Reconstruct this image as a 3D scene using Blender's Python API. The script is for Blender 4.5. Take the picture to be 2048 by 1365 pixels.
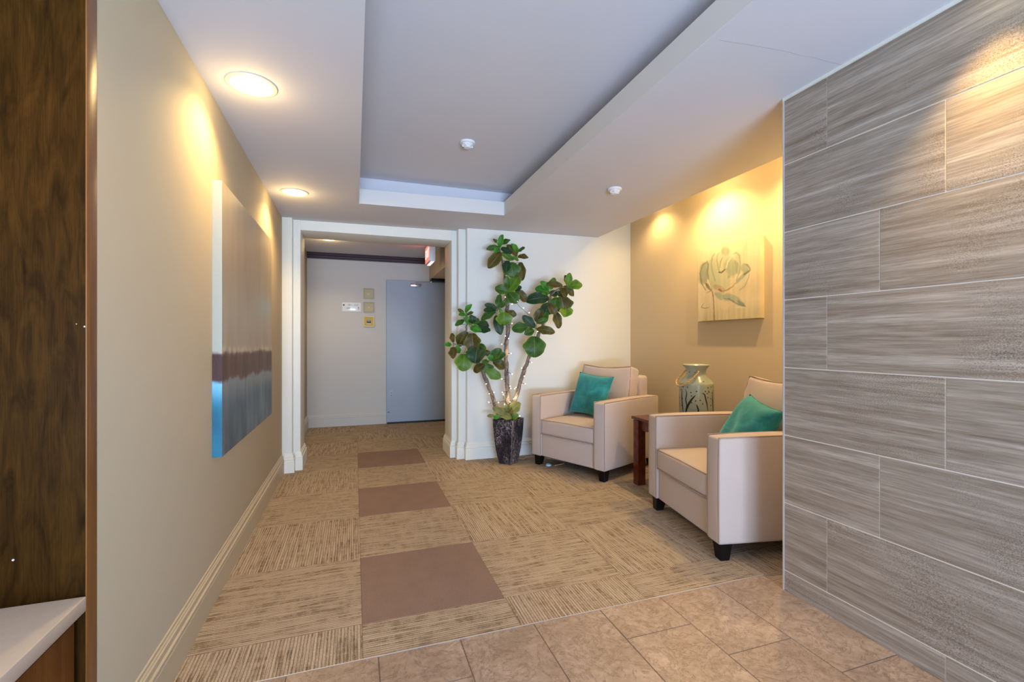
import bpy, bmesh, math, random
from mathutils import Vector, Matrix
import numpy as np
random.seed(11)
PI = math.pi
for o in list(bpy.data.objects): bpy.data.objects.remove(o)
SC = bpy.context.scene
COL = SC.collection

# ------------------------------------------------------------------ camera, world, big lights, exposure
cam = bpy.data.cameras.new('camera'); cam.sensor_width = 36.0; cam.lens = 36.0*924.39/2048.0
cam.clip_start = 0.02; cam.clip_end = 60
co = bpy.data.objects.new('camera', cam); COL.objects.link(co)
co.location = (0, 0, 1.15); co.rotation_euler = (PI/2, 0, -0.32773)
SC.camera = co
SC.view_settings.view_transform = 'Standard'; SC.view_settings.look = 'None'
SC.view_settings.gamma = 1.0; SC.view_settings.use_curve_mapping = False
SC.view_settings.exposure = 0.10
w = bpy.data.worlds.new('world'); SC.world = w; w.use_nodes = True
w.node_tree.nodes['Background'].inputs['Color'].default_value = (0.72, 0.82, 1.0, 1)
w.node_tree.nodes['Background'].inputs['Strength'].default_value = 0.9

def area(name, loc, rot, sx, sy, power, col, spread=PI):
    l = bpy.data.lights.new(name, 'AREA'); l.shape = 'RECTANGLE'; l.size = sx; l.size_y = sy
    l.energy = power; l.color = col; l.spread = spread
    o = bpy.data.objects.new(name, l); o.location = loc; o.rotation_euler = rot; COL.objects.link(o); return o
# daylight through the glazed entrance behind the camera
area('entrance_daylight', (0.25, -3.30, 1.15), (PI/2, 0, 0), 2.3, 1.9, 100, (0.32, 0.54, 1.0))
# added fill light, tilted up from outside the entrance to brighten the ceiling
area('ceiling_fill', (0.25, -3.5, 0.25), (math.radians(143), 0, 0), 2.3, 0.9, 350, (0.58, 0.75, 1.0), math.radians(150))
WARM = (1.0, 0.64, 0.24)
WARM2 = (1.0, 0.66, 0.28)
P_DOWN = 46; P_ALC = 60; P_HALL = 42

# ------------------------------------------------------------------ helpers
def tag(o, label=None, cat=None, group=None, kind=None):
    if label: o['label'] = label
    if cat: o['category'] = cat
    if group: o['group'] = group
    if kind: o['kind'] = kind
    return o
def empty(name, loc=(0, 0, 0), rz=0.0, label=None, cat=None, group=None):
    o = bpy.data.objects.new(name, None); COL.objects.link(o); o.location = loc; o.rotation_euler = (0, 0, rz)
    o.empty_display_size = 0.1
    return tag(o, label, cat, group)
def mobj(name, me, mat=None, parent=None):
    o = bpy.data.objects.new(name, me); COL.objects.link(o)
    if mat is not None and not me.materials: me.materials.append(mat)
    if parent is not None: o.parent = parent
    return o
def bm2(name, bm, mat, parent=None, smooth=False, sharp=40):
    me = bpy.data.meshes.new(name); bmesh.ops.recalc_face_normals(bm, faces=bm.faces)
    if smooth:
        for f in bm.faces: f.smooth = True
        for e in bm.edges:
            if len(e.link_faces) == 2 and e.calc_face_angle(0) > math.radians(sharp): e.smooth = False
    bm.to_mesh(me); bm.free()
    return mobj(name, me, mat, parent)
def abox(bm, x0, x1, y0, y1, z0, z1, bev=0.0):
    vs = [bm.verts.new((x, y, z)) for x in (x0, x1) for y in (y0, y1) for z in (z0, z1)]
    fs = [(0, 1, 3, 2), (4, 6, 7, 5), (0, 4, 5, 1), (2, 3, 7, 6), (0, 2, 6, 4), (1, 5, 7, 3)]
    F = [bm.faces.new([vs[i] for i in f]) for f in fs]
    if bev > 0:
        es = list({e for f in F for e in f.edges})
        bmesh.ops.bevel(bm, geom=es, offset=bev, segments=2, affect='EDGES', profile=0.5)
    return vs
def box(name, x0, x1, y0, y1, z0, z1, mat, parent=None, bev=0.0, kind=None):
    bm = bmesh.new(); abox(bm, x0, x1, y0, y1, z0, z1, bev)
    o = bm2(name, bm, mat, parent, smooth=bev > 0, sharp=60)
    if kind: o['kind'] = kind
    return o
def prism(name, pts, axis, a0, a1, mat, parent=None, smooth=False, kind=None):
    """extrude a 2D outline. axis 'y': pts=(x,z); axis 'x': pts=(y,z); axis 'z': pts=(x,y)"""
    bm = bmesh.new()
    def mk(p, a):
        return {'y': (p[0], a, p[1]), 'x': (a, p[0], p[1]), 'z': (p[0], p[1], a)}[axis]
    A = [bm.verts.new(mk(p, a0)) for p in pts]; B = [bm.verts.new(mk(p, a1)) for p in pts]
    n = len(pts)
    for i in range(n): bm.faces.new((A[i], A[(i+1) % n], B[(i+1) % n], B[i]))
    bm.faces.new(A); bm.faces.new(B[::-1])
    o = bm2(name, bm, mat, parent, smooth)
    if kind: o['kind'] = kind
    return o
def tube_bm(bm, pts, r, seg=8, cap=True, taper=None):
    pts = [Vector(p) for p in pts]; rings = []
    up = Vector((0, 0, 1)); prev = None
    for i, p in enumerate(pts):
        t = (pts[min(i+1, len(pts)-1)] - pts[max(i-1, 0)])
        if t.length < 1e-9: t = Vector((0, 0, 1))
        t.normalize()
        if prev is None:
            n = t.cross(up) if abs(t.dot(up)) < 0.95 else t.cross(Vector((1, 0, 0)))
        else:
            n = prev - t*prev.dot(t)
        n.normalize(); prev = n; b = t.cross(n)
        rr = r if taper is None else taper[i]
        rings.append([bm.verts.new(p + (n*math.cos(2*PI*k/seg) + b*math.sin(2*PI*k/seg))*rr) for k in range(seg)])
    for i in range(len(rings)-1):
        for k in range(seg):
            bm.faces.new((rings[i][k], rings[i][(k+1) % seg], rings[i+1][(k+1) % seg], rings[i+1][k]))
    if cap:
        bm.faces.new(rings[0][::-1]); bm.faces.new(rings[-1])
def tube(name, pts, r, mat, parent=None, seg=8, taper=None):
    bm = bmesh.new(); tube_bm(bm, pts, r, seg, True, taper); return bm2(name, bm, mat, parent, True, 60)
def spline(pts, n=6):
    P = [Vector(p) for p in pts]; out = []
    for i in range(len(P)-1):
        p0 = P[max(i-1, 0)]; p1 = P[i]; p2 = P[i+1]; p3 = P[min(i+2, len(P)-1)]
        for k in range(n):
            t = k/n
            out.append(0.5*((2*p1) + (p2-p0)*t + (2*p0-5*p1+4*p2-p3)*t*t + (3*p1-p0-3*p2+p3)*t**3))
    out.append(P[-1]); return out
def lathe_bm(bm, prof, seg=32, c=(0, 0, 0)):
    rings = []
    for r, z in prof:
        if r < 1e-6: rings.append([bm.verts.new((c[0], c[1], c[2]+z))])
        else: rings.append([bm.verts.new((c[0]+r*math.cos(2*PI*k/seg), c[1]+r*math.sin(2*PI*k/seg), c[2]+z)) for k in range(seg)])
    for a, b in zip(rings, rings[1:]):
        if len(a) == 1 and len(b) == 1: continue
        for k in range(seg):
            k2 = (k+1) % seg
            if len(a) == 1: bm.faces.new((a[0], b[k], b[k2]))
            elif len(b) == 1: bm.faces.new((a[k], b[0], a[k2]))
            else: bm.faces.new((a[k], b[k], b[k2], a[k2]))
def lathe(name, prof, mat, parent=None, seg=32, c=(0, 0, 0), sharp=35):
    bm = bmesh.new(); lathe_bm(bm, prof, seg, c); return bm2(name, bm, mat, parent, True, sharp)
def rbox(name, size, r, mat, parent=None, loc=(0, 0, 0), bulge=(0, 0, 0), n=10, fn=None, rot=None):
    """soft box centred at loc; bulge pushes +-x,+-y,+-z faces outward in the middle"""
    h = [s/2 for s in size]
    ax = []
    for k in range(3):
        rr = min(r, h[k]*0.98)
        a = [-h[k], -h[k]+rr*0.3, -h[k]+rr*0.65, -h[k]+rr]
        mid = [(-h[k]+rr) + (2*(h[k]-rr))*i/n for i in range(1, n)]
        ax.append(a + mid + [h[k]-rr, h[k]-rr*0.65, h[k]-rr*0.3, h[k]])
    bm = bmesh.new(); cache = {}
    def V(p):
        key = tuple(round(v, 6) for v in p)
        if key in cache: return cache[key]
        q = []
        for k in range(3):
            rr = min(r, h[k]*0.98); q.append(max(-h[k]+rr, min(h[k]-rr, p[k])))
        d = Vector(p) - Vector(q)
        rr = [min(r, h[k]*0.98) for k in range(3)]
        m = max(abs(d[k])/rr[k] if rr[k] > 0 else 0 for k in range(3))
        if d.length > 1e-9:
            dn = Vector([d[k]/rr[k] for k in range(3)]); L = dn.length
            d = Vector([dn[k]/L*rr[k]*m for k in range(3)])
        v = Vector(q) + d
        u = [v[k]/h[k] for k in range(3)]
        for k in range(3):
            o = [j for j in range(3) if j != k]
            v[k] += bulge[k]*u[k]*max(0, 1-u[o[0]]**2)*max(0, 1-u[o[1]]**2)
        if fn: v = fn(v, u)
        if rot: v = rot @ v
        vv = bm.verts.new(v + Vector(loc)); cache[key] = vv; return vv
    for k in range(3):
        i, j = [(1, 2), (2, 0), (0, 1)][k]
        for sgn in (-1, 1):
            for a in range(len(ax[i])-1):
                for b in range(len(ax[j])-1):
                    ps = []
                    for (aa, bb) in ((a, b), (a+1, b), (a+1, b+1), (a, b+1)):
                        p = [0, 0, 0]; p[k] = sgn*h[k]; p[i] = ax[i][aa]; p[j] = ax[j][bb]; ps.append(V(p))
                    try: bm.faces.new(ps if sgn > 0 else ps[::-1])
                    except ValueError: pass
    return bm2(name, bm, mat, parent, True, 75)

# ------------------------------------------------------------------ materials
class NT:
    def __init__(s, name, rough=0.6, metal=0.0, spec=0.5):
        s.m = bpy.data.materials.new(name); s.m.use_nodes = True; s.t = s.m.node_tree
        s.b = s.t.nodes['Principled BSDF']; s.b.inputs['Roughness'].default_value = rough
        s.b.inputs['Metallic'].default_value = metal; s.b.inputs['Specular IOR Level'].default_value = spec
    def n(s, typ, ins=None, **kw):
        x = s.t.nodes.new(typ)
        for k, v in kw.items(): setattr(x, k, v)
        for k, v in (ins or {}).items():
            if isinstance(v, bpy.types.NodeSocket): s.t.links.new(v, x.inputs[k])
            else: x.inputs[k].default_value = v
        return x
    def link(s, a, b): s.t.links.new(a, b)
    def coord(s, kind='Object', scale=(1, 1, 1), rot=(0, 0, 0), loc=(0, 0, 0), rand=False):
        tc = s.n('ShaderNodeTexCoord'); src = tc.outputs[kind]
        if rand:
            oi = s.n('ShaderNodeObjectInfo')
            mu = s.n('ShaderNodeVectorMath', {0: (37.0, 19.0, 23.0)}, operation='SCALE'); s.link(oi.outputs['Random'], mu.inputs['Scale'])
            ad = s.n('ShaderNodeVectorMath', {0: src, 1: mu.outputs[0]}, operation='ADD'); src = ad.outputs[0]
        mp = s.n('ShaderNodeMapping', {'Vector': src, 'Scale': scale, 'Rotation': rot, 'Location': loc})
        return mp.outputs[0]
    def ramp(s, fac, stops, interp='LINEAR'):
        r = s.n('ShaderNodeValToRGB', {'Fac': fac}); r.color_ramp.interpolation = interp
        e = r.color_ramp.elements
        while len(e) > 1: e.remove(e[0])
        e[0].position = stops[0][0]; e[0].color = (*stops[0][1], 1)
        for p, c in stops[1:]:
            q = e.new(p); q.color = (*c, 1)
        return r.outputs['Color']
    def noise(s, vec, scale, detail=4, rough=0.5, dist=0.0):
        return s.n('ShaderNodeTexNoise', {'Vector': vec, 'Scale': scale, 'Detail': detail, 'Roughness': rough, 'Distortion': dist}).outputs['Fac']
    def mix(s, a, b, fac, mode='MIX'):
        x = s.n('ShaderNodeMix', data_type='RGBA', blend_type=mode)
        for i, v in ((6, a), (7, b), (0, fac)):
            if isinstance(v, bpy.types.NodeSocket): s.link(v, x.inputs[i])
            else: x.inputs[i].default_value = (*v, 1) if isinstance(v, tuple) and len(v) == 3 else v
        return x.outputs[2]
    def bump(s, h, strength=0.3, dist=0.01):
        x = s.n('ShaderNodeBump', {'Height': h, 'Strength': strength, 'Distance': dist}); s.link(x.outputs[0], s.b.inputs['Normal'])
    def col(s, c):
        if isinstance(c, bpy.types.NodeSocket): s.link(c, s.b.inputs['Base Color'])
        else: s.b.inputs['Base Color'].default_value = (*c, 1)
        return s
def srgb(r, g, b):
    f = lambda v: (v/255/12.92) if v/255 <= 0.04045 else ((v/255+0.055)/1.055)**2.4
    return (f(r), f(g), f(b))
def paint(name, c, rough=0.75, var=0.05):
    t = NT(name, rough, spec=0.3); v = t.coord('Object')
    n = t.noise(v, 1.3, 3)
    dark = tuple(x*(1-var) for x in c); t.col(t.mix(dark, c, n))
    t.bump(t.noise(v, 220, 2), 0.06, 0.002); return t.m
M = {}
M['wall_left'] = paint('beige_wall_paint', (0.50, 0.42, 0.285))
M['wall_back'] = paint('cream_wall_paint', (0.76, 0.785, 0.735))
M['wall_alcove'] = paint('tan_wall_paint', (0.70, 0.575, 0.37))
M['wall_hall'] = paint('hall_wall_paint', (0.62, 0.61, 0.56))
M['ceiling'] = paint('ceiling_paint', (0.63, 0.63, 0.66))
M['trim'] = paint('trim_paint', (0.77, 0.79, 0.72), 0.5)
M['fascia'] = paint('tray_edge_paint', (0.70, 0.70, 0.67))
M['basel'] = paint('beige_baseboard_paint', (0.52, 0.45, 0.32), 0.45)
M['crown'] = paint('dark_crown_paint', (0.055, 0.035, 0.045), 0.5)
M['door'] = paint('grey_door_paint', (0.42, 0.50, 0.58), 0.4)
def simple(name, c, rough=0.5, metal=0.0, spec=0.5, noise=0.0):
    t = NT(name, rough, metal, spec)
    if noise:
        n = t.noise(t.coord('Object'), 30, 3); t.col(t.mix(tuple(x*(1-noise) for x in c), c, n))
    else: t.col(c)
    return t.m
def emis(name, c, s):
    t = NT(name); t.col((0.8, 0.8, 0.8)); t.b.inputs['Emission Color'].default_value = (*c, 1); t.b.inputs['Emission Strength'].default_value = s; return t.m
M['white_plastic'] = simple('white_plastic', (0.75, 0.75, 0.75), 0.4, noise=0.04)
M['metal'] = simple('brushed_metal', (0.7, 0.7, 0.7), 0.25, 1.0, noise=0.1)
M['metal_trim'] = simple('satin_edge_metal', (0.75, 0.74, 0.72), 0.35, 0.6, noise=0.05)
M['black'] = simple('black_rubber', (0.012, 0.012, 0.014), 0.6, noise=0.2)
M['lens'] = emis('lit_downlight_lens', (1.0, 0.80, 0.42), 3.6)
M['lens_hall'] = emis('lit_hall_lens', (1.0, 0.86, 0.68), 1.6)
M['lamp_cone'] = simple('downlight_reflector', (0.85, 0.82, 0.75), 0.35, noise=0.03)
M['ring'] = simple('downlight_trim_ring', (0.62, 0.59, 0.53), 0.5, noise=0.03)
# carpet: striated tan loop pile; stripes run along local x
def carpet(name, base, dark, light):
    t = NT(name, 0.95, spec=0.1); v = t.coord('Object', rand=True)
    a = t.noise(t.n('ShaderNodeMapping', {'Vector': v, 'Scale': (5.0, 95, 1)}).outputs[0], 1.0, 3, 0.6)
    b = t.noise(t.n('ShaderNodeMapping', {'Vector': v, 'Scale': (26, 12, 1)}).outputs[0], 1.0, 4, 0.7)
    c = t.noise(v, 420, 2, 0.6)
    st = t.ramp(a, [(0.41, (0, 0, 0)), (0.52, (1, 1, 1))])
    st2 = t.mix(st, (1, 1, 1), t.ramp(b, [(0.40, (0, 0, 0)), (0.62, (1, 1, 1))]))
    k = t.mix(dark, base, st2)
    k = t.mix(k, light, t.ramp(a, [(0.5, (0, 0, 0)), (0.72, (0.75, 0.75, 0.75))]))
    k = t.mix(k, t.ramp(c, [(0.3, (0.45, 0.45, 0.45)), (0.7, (1.35, 1.35, 1.35))]), 0.75, 'MULTIPLY')
    w_ = t.n('ShaderNodeTexWave', {'Vector': v, 'Scale': 26.0, 'Distortion': 0.9, 'Detail': 2.0}, bands_direction='Y').outputs['Fac']
    k = t.mix(k, t.ramp(w_, [(0.0, (0.42, 0.40, 0.37)), (0.40, (1, 1, 1))]), 0.8, 'MULTIPLY')
    t.col(k)
    t.bump(t.n('ShaderNodeMath', {0: c, 1: a}, operation='ADD').outputs[0], 0.6, 0.004); return t.m
M['carpet'] = carpet('tan_striated_carpet', (0.475, 0.385, 0.285), (0.25, 0.19, 0.13), (0.60, 0.51, 0.40))
t = NT('mauve_brown_carpet', 0.95, spec=0.1); v = t.coord('Object', rand=True)
k = t.mix((0.215, 0.15, 0.12), (0.28, 0.20, 0.165), t.noise(v, 9, 4)); t.col(t.mix(k, t.ramp(t.noise(v, 420, 2), [(0.3, (0.6, 0.6, 0.6)), (0.7, (1.3, 1.3, 1.3))]), 0.7, 'MULTIPLY'))
t.bump(t.noise(v, 420, 2), 0.5, 0.003); M['mauve'] = t.m
# floor tile: marbled tan stone
t = NT('tan_slate_tile', 0.38, spec=0.4); v = t.coord('Object', rand=True)
n1 = t.noise(v, 3.0, 6, 0.6, 1.2)
k = t.ramp(n1, [(0.3, (0.295, 0.22, 0.165)), (0.5, (0.365, 0.28, 0.215)), (0.7, (0.45, 0.355, 0.28))])
vo = t.noise(v, 6.0, 8, 0.7, 2.6)
ve = t.n('ShaderNodeMath', {0: vo, 1: 0.5}, operation='SUBTRACT').outputs[0]
ve = t.n('ShaderNodeMath', {0: ve}, operation='ABSOLUTE').outputs[0]
k = t.mix((0.20, 0.13, 0.09), k, t.ramp(ve, [(0.0, (0.12, 0.12, 0.12)), (0.024, (1, 1, 1))]))
k = t.mix(k, t.ramp(t.noise(v, 38, 5, 0.7), [(0.32, (0.74, 0.72, 0.70)), (0.68, (1.18, 1.18, 1.18))]), 0.85, 'MULTIPLY')
t.col(k); t.bump(n1, 0.25, 0.004); M['floortile'] = t.m
M['grout'] = simple('brown_grout', (0.16, 0.115, 0.09), 0.9, noise=0.2)
# wall tile: streaky taupe, streaks along local y
t = NT('streaked_taupe_tile', 0.42, spec=0.45); v = t.coord('Object', rand=True)
vs = t.n('ShaderNodeMapping', {'Vector': v, 'Scale': (1, 0.8, 26), 'Rotation': (0.0, 0, 0)}).outputs[0]
n1 = t.noise(vs, 1.3, 9, 0.68, 0.15)
k = t.ramp(n1, [(0.28, (0.19, 0.148, 0.11)), (0.44, (0.29, 0.245, 0.195)), (0.56, (0.355, 0.31, 0.258)), (0.72, (0.51, 0.46, 0.40))])
n2 = t.noise(t.n('ShaderNodeMapping', {'Vector': v, 'Scale': (1, 7, 150)}).outputs[0], 1.0, 5, 0.7)
k = t.mix(k, t.ramp(n2, [(0.32, (0.66, 0.65, 0.64)), (0.66, (1.22, 1.22, 1.22))]), 0.9, 'MULTIPLY')
pz = t.noise(v, 2.2, 3); sp = t.noise(t.n('ShaderNodeMapping', {'Vector': v, 'Scale': (1, 1, 1.6)}).outputs[0], 240, 3, 0.6)
spm = t.n('ShaderNodeMath', {0: t.ramp(pz, [(0.5, (0, 0, 0)), (0.62, (1, 1, 1))]), 1: t.ramp(sp, [(0.55, (0, 0, 0)), (0.62, (1, 1, 1))])}, operation='MULTIPLY').outputs[0]
k = t.mix(k, (0.11, 0.08, 0.055), t.n('ShaderNodeMath', {0: spm, 1: 0.75}, operation='MULTIPLY').outputs[0])
spl = t.n('ShaderNodeMath', {0: t.ramp(pz, [(0.5, (0, 0, 0)), (0.62, (1, 1, 1))]), 1: t.ramp(sp, [(0.36, (1, 1, 1)), (0.42, (0, 0, 0))])}, operation='MULTIPLY').outputs[0]
k = t.mix(k, (0.55, 0.51, 0.45), t.n('ShaderNodeMath', {0: spl, 1: 0.6}, operation='MULTIPLY').outputs[0])
t.col(k); t.bump(n2, 0.12, 0.002); M['walltile'] = t.m
M['wallgrout'] = simple('cream_grout', (0.80, 0.74, 0.64), 0.9, noise=0.06)
# woods
def wood(name, c0, c1, rough, sc=(6, 6, 0.8), spec=0.5):
    t = NT(name, rough, spec=spec); v = t.coord('Object', scale=sc)
    n = t.noise(v, 3.0, 7, 0.62, 1.0); n2 = t.noise(t.n('ShaderNodeMapping', {'Vector': v, 'Scale': (7, 7, 1)}).outputs[0], 5.0, 4, 0.6)
    k = t.ramp(n, [(0.3, c0), (0.7, c1)]); k = t.mix(k, t.ramp(n2, [(0.35, (0.7, 0.7, 0.7)), (0.65, (1.15, 1.15, 1.15))]), 0.7, 'MULTIPLY')
    t.col(k); t.bump(n2, 0.05, 0.002); return t.m
M['panel'] = wood('dark_stained_panel', (0.016, 0.007, 0.0012), (0.056, 0.024, 0.004), 0.5, (11, 11, 2.2), spec=0.03)
M['panel_edge'] = wood('stained_panel_edge', (0.15, 0.058, 0.010), (0.21, 0.085, 0.018), 0.35)
M['cab'] = wood('brown_cabinet_wood', (0.12, 0.042, 0.007), (0.185, 0.072, 0.013), 0.5, spec=0.12)
M['table'] = wood('cherry_table_wood', (0.085, 0.012, 0.005), (0.15, 0.026, 0.010), 0.25, (5, 5, 5))
M['espresso'] = wood('espresso_leg_wood', (0.003, 0.002, 0.002), (0.007, 0.005, 0.004), 0.4, spec=0.2)
# quartz counter
t = NT('speckled_quartz', 0.3); v = t.coord('Object')
k = t.mix((0.50, 0.46, 0.43), (0.58, 0.55, 0.52), t.noise(v, 40, 4)); vv = t.n('ShaderNodeTexVoronoi', {'Vector': v, 'Scale': 160.0}).outputs['Distance']
k = t.mix((0.25, 0.20, 0.18), k, t.ramp(vv, [(0.05, (0, 0, 0)), (0.14, (1, 1, 1))])); t.col(k); M['quartz'] = t.m
# upholstery
def fabric(name, c, sc=700, sheen=0.2):
    t = NT(name, 0.9, spec=0.15); v = t.coord('Object')
    a = t.n('ShaderNodeTexWave', {'Vector': v, 'Scale': sc/6, 'Distortion': 1.5, 'Detail': 2.0}, bands_direction='Z').outputs['Fac']
    n = t.noise(v, sc, 2); n2 = t.noise(v, 5, 3)
    k = t.mix(tuple(x*0.92 for x in c), c, n2); k = t.mix(k, t.ramp(n, [(0.3, (0.84, 0.84, 0.84)), (0.7, (1.08, 1.08, 1.08))]), 0.6, 'MULTIPLY')
    t.col(k); t.bump(n, 0.25, 0.001); t.b.inputs['Sheen Weight'].default_value = sheen; return t.m
M['linen'] = fabric('oatmeal_linen', (0.54, 0.455, 0.40))
M['piping'] = fabric('oatmeal_piping', (0.36, 0.26, 0.20))
t = NT('teal_velvet', 0.75, spec=0.2); v = t.coord('Object'); n = t.noise(v, 9, 4, 0.6, 0.8)
t.col(t.ramp(n, [(0.3, (0.012, 0.14, 0.155)), (0.55, (0.022, 0.23, 0.245)), (0.75, (0.05, 0.34, 0.35))]))
t.b.inputs['Sheen Weight'].default_value = 0.5; t.b.inputs['Sheen Tint'].default_value = (0.4, 0.9, 0.9, 1); t.bump(t.noise(v, 300, 2), 0.2, 0.001); M['velvet'] = t.m
M['rope'] = simple('jute_rope', (0.66, 0.42, 0.15), 0.9, noise=0.3)
t = NT('sage_ceramic_glaze', 0.25); v = t.coord('Object'); t.col(t.mix((0.30, 0.33, 0.22), (0.44, 0.47, 0.34), t.noise(v, 14, 5, 0.6))); M['glaze'] = t.m
M['cutout'] = simple('dark_lantern_interior', (0.03, 0.022, 0.012), 0.9, noise=0.3)
t = NT('distressed_black_glaze', 0.32); v = t.coord('Object', scale=(1, 1, 0.55)); n = t.noise(v, 75, 4, 0.65, 1.5)
lz = t.ramp(n, [(0.50, (0, 0, 0)), (0.58, (1, 1, 1))])
lz2 = t.n('ShaderNodeMath', {0: lz, 1: t.ramp(t.noise(v, 9, 3), [(0.42, (0.1, 0.1, 0.1)), (0.6, (0.75, 0.75, 0.75))])}, operation='MULTIPLY').outputs[0]
t.col(t.mix((0.006, 0.006, 0.016), (0.46, 0.42, 0.42), lz2)); t.bump(n, 0.5, 0.004); M['pot'] = t.m
t = NT('tree_bark', 0.85); v = t.coord('Object', scale=(1, 1, 0.5)); n = t.noise(v, 70, 5, 0.7, 0.8)
t.col(t.ramp(n, [(0.3, (0.08, 0.06, 0.045)), (0.5, (0.22, 0.17, 0.14)), (0.7, (0.38, 0.31, 0.26))])); t.bump(n, 0.9, 0.006); M['bark'] = t.m
M['soil'] = simple('potting_moss', (0.05, 0.035, 0.02), 0.95, noise=0.5)
def leafmat(name, c0, c1, edge, vein):
    t = NT(name, 0.42, spec=0.3); uv = t.n('ShaderNodeTexCoord').outputs['UV']; sx = t.n('ShaderNodeSeparateXYZ', {0: uv})
    u, vv = sx.outputs[0], sx.outputs[1]
    au = t.n('ShaderNodeMath', {0: t.n('ShaderNodeMath', {0: u, 1: 0.5}, operation='SUBTRACT').outputs[0]}, operation='ABSOLUTE').outputs[0]
    oc = t.coord('Object', rand=True)
    k = t.ramp(t.noise(oc, 18, 3, 0.6), [(0.35, c0), (0.65, c1)])
    # side veins: bands along v - |u|
    ph = t.n('ShaderNodeMath', {0: vv, 1: t.n('ShaderNodeMath', {0: au, 1: 0.75}, operation='MULTIPLY').outputs[0]}, operation='SUBTRACT').outputs[0]
    fr = t.n('ShaderNodeMath', {0: t.n('ShaderNodeMath', {0: ph, 1: 7.0}, operation='MULTIPLY').outputs[0]}, operation='FRACT').outputs[0]
    fd = t.n('ShaderNodeMath', {0: t.n('ShaderNodeMath', {0: fr, 1: 0.5}, operation='SUBTRACT').outputs[0]}, operation='ABSOLUTE').outputs[0]
    sv = t.ramp(fd, [(0.0, (0.55, 0.55, 0.55)), (0.07, (0, 0, 0))])
    mv = t.ramp(au, [(0.012, (0.9, 0.9, 0.9)), (0.03, (0, 0, 0))])
    mm = t.n('ShaderNodeMath', {0: sv, 1: mv}, operation='MAXIMUM').outputs[0]
    k = t.mix(k, edge, t.ramp(au, [(0.34, (0, 0, 0)), (0.5, (0.8, 0.8, 0.8))]))
    k = t.mix(k, vein, mm); t.col(k)
    t.bump(t.n('ShaderNodeMath', {0: 1.0, 1: mm}, operation='SUBTRACT').outputs[0], 0.35, 0.004)
    t.b.inputs['Subsurface Weight'].default_value = 0.0
    return t.m
LEAFM = [leafmat('bright_leaf', (0.028, 0.143, 0.012), (0.055, 0.252, 0.022), (0.083, 0.302, 0.025), (0.110, 0.302, 0.050)),
         leafmat('mid_green_leaf', (0.020, 0.071, 0.009), (0.046, 0.130, 0.014), (0.092, 0.193, 0.019), (0.120, 0.202, 0.043)),
         leafmat('dark_teal_leaf', (0.009, 0.029, 0.012), (0.018, 0.059, 0.022), (0.037, 0.101, 0.019), (0.074, 0.134, 0.056)),
         leafmat('olive_brown_leaf', (0.041, 0.038, 0.007), (0.092, 0.071, 0.011), (0.120, 0.151, 0.015), (0.184, 0.168, 0.043)),
         leafmat('lime_leaf', (0.055, 0.143, 0.007), (0.110, 0.227, 0.012), (0.166, 0.302, 0.019), (0.156, 0.269, 0.050)),
         leafmat('sage_leaf', (0.120, 0.134, 0.037), (0.202, 0.210, 0.062), (0.239, 0.269, 0.062), (0.294, 0.286, 0.112))]
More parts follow.
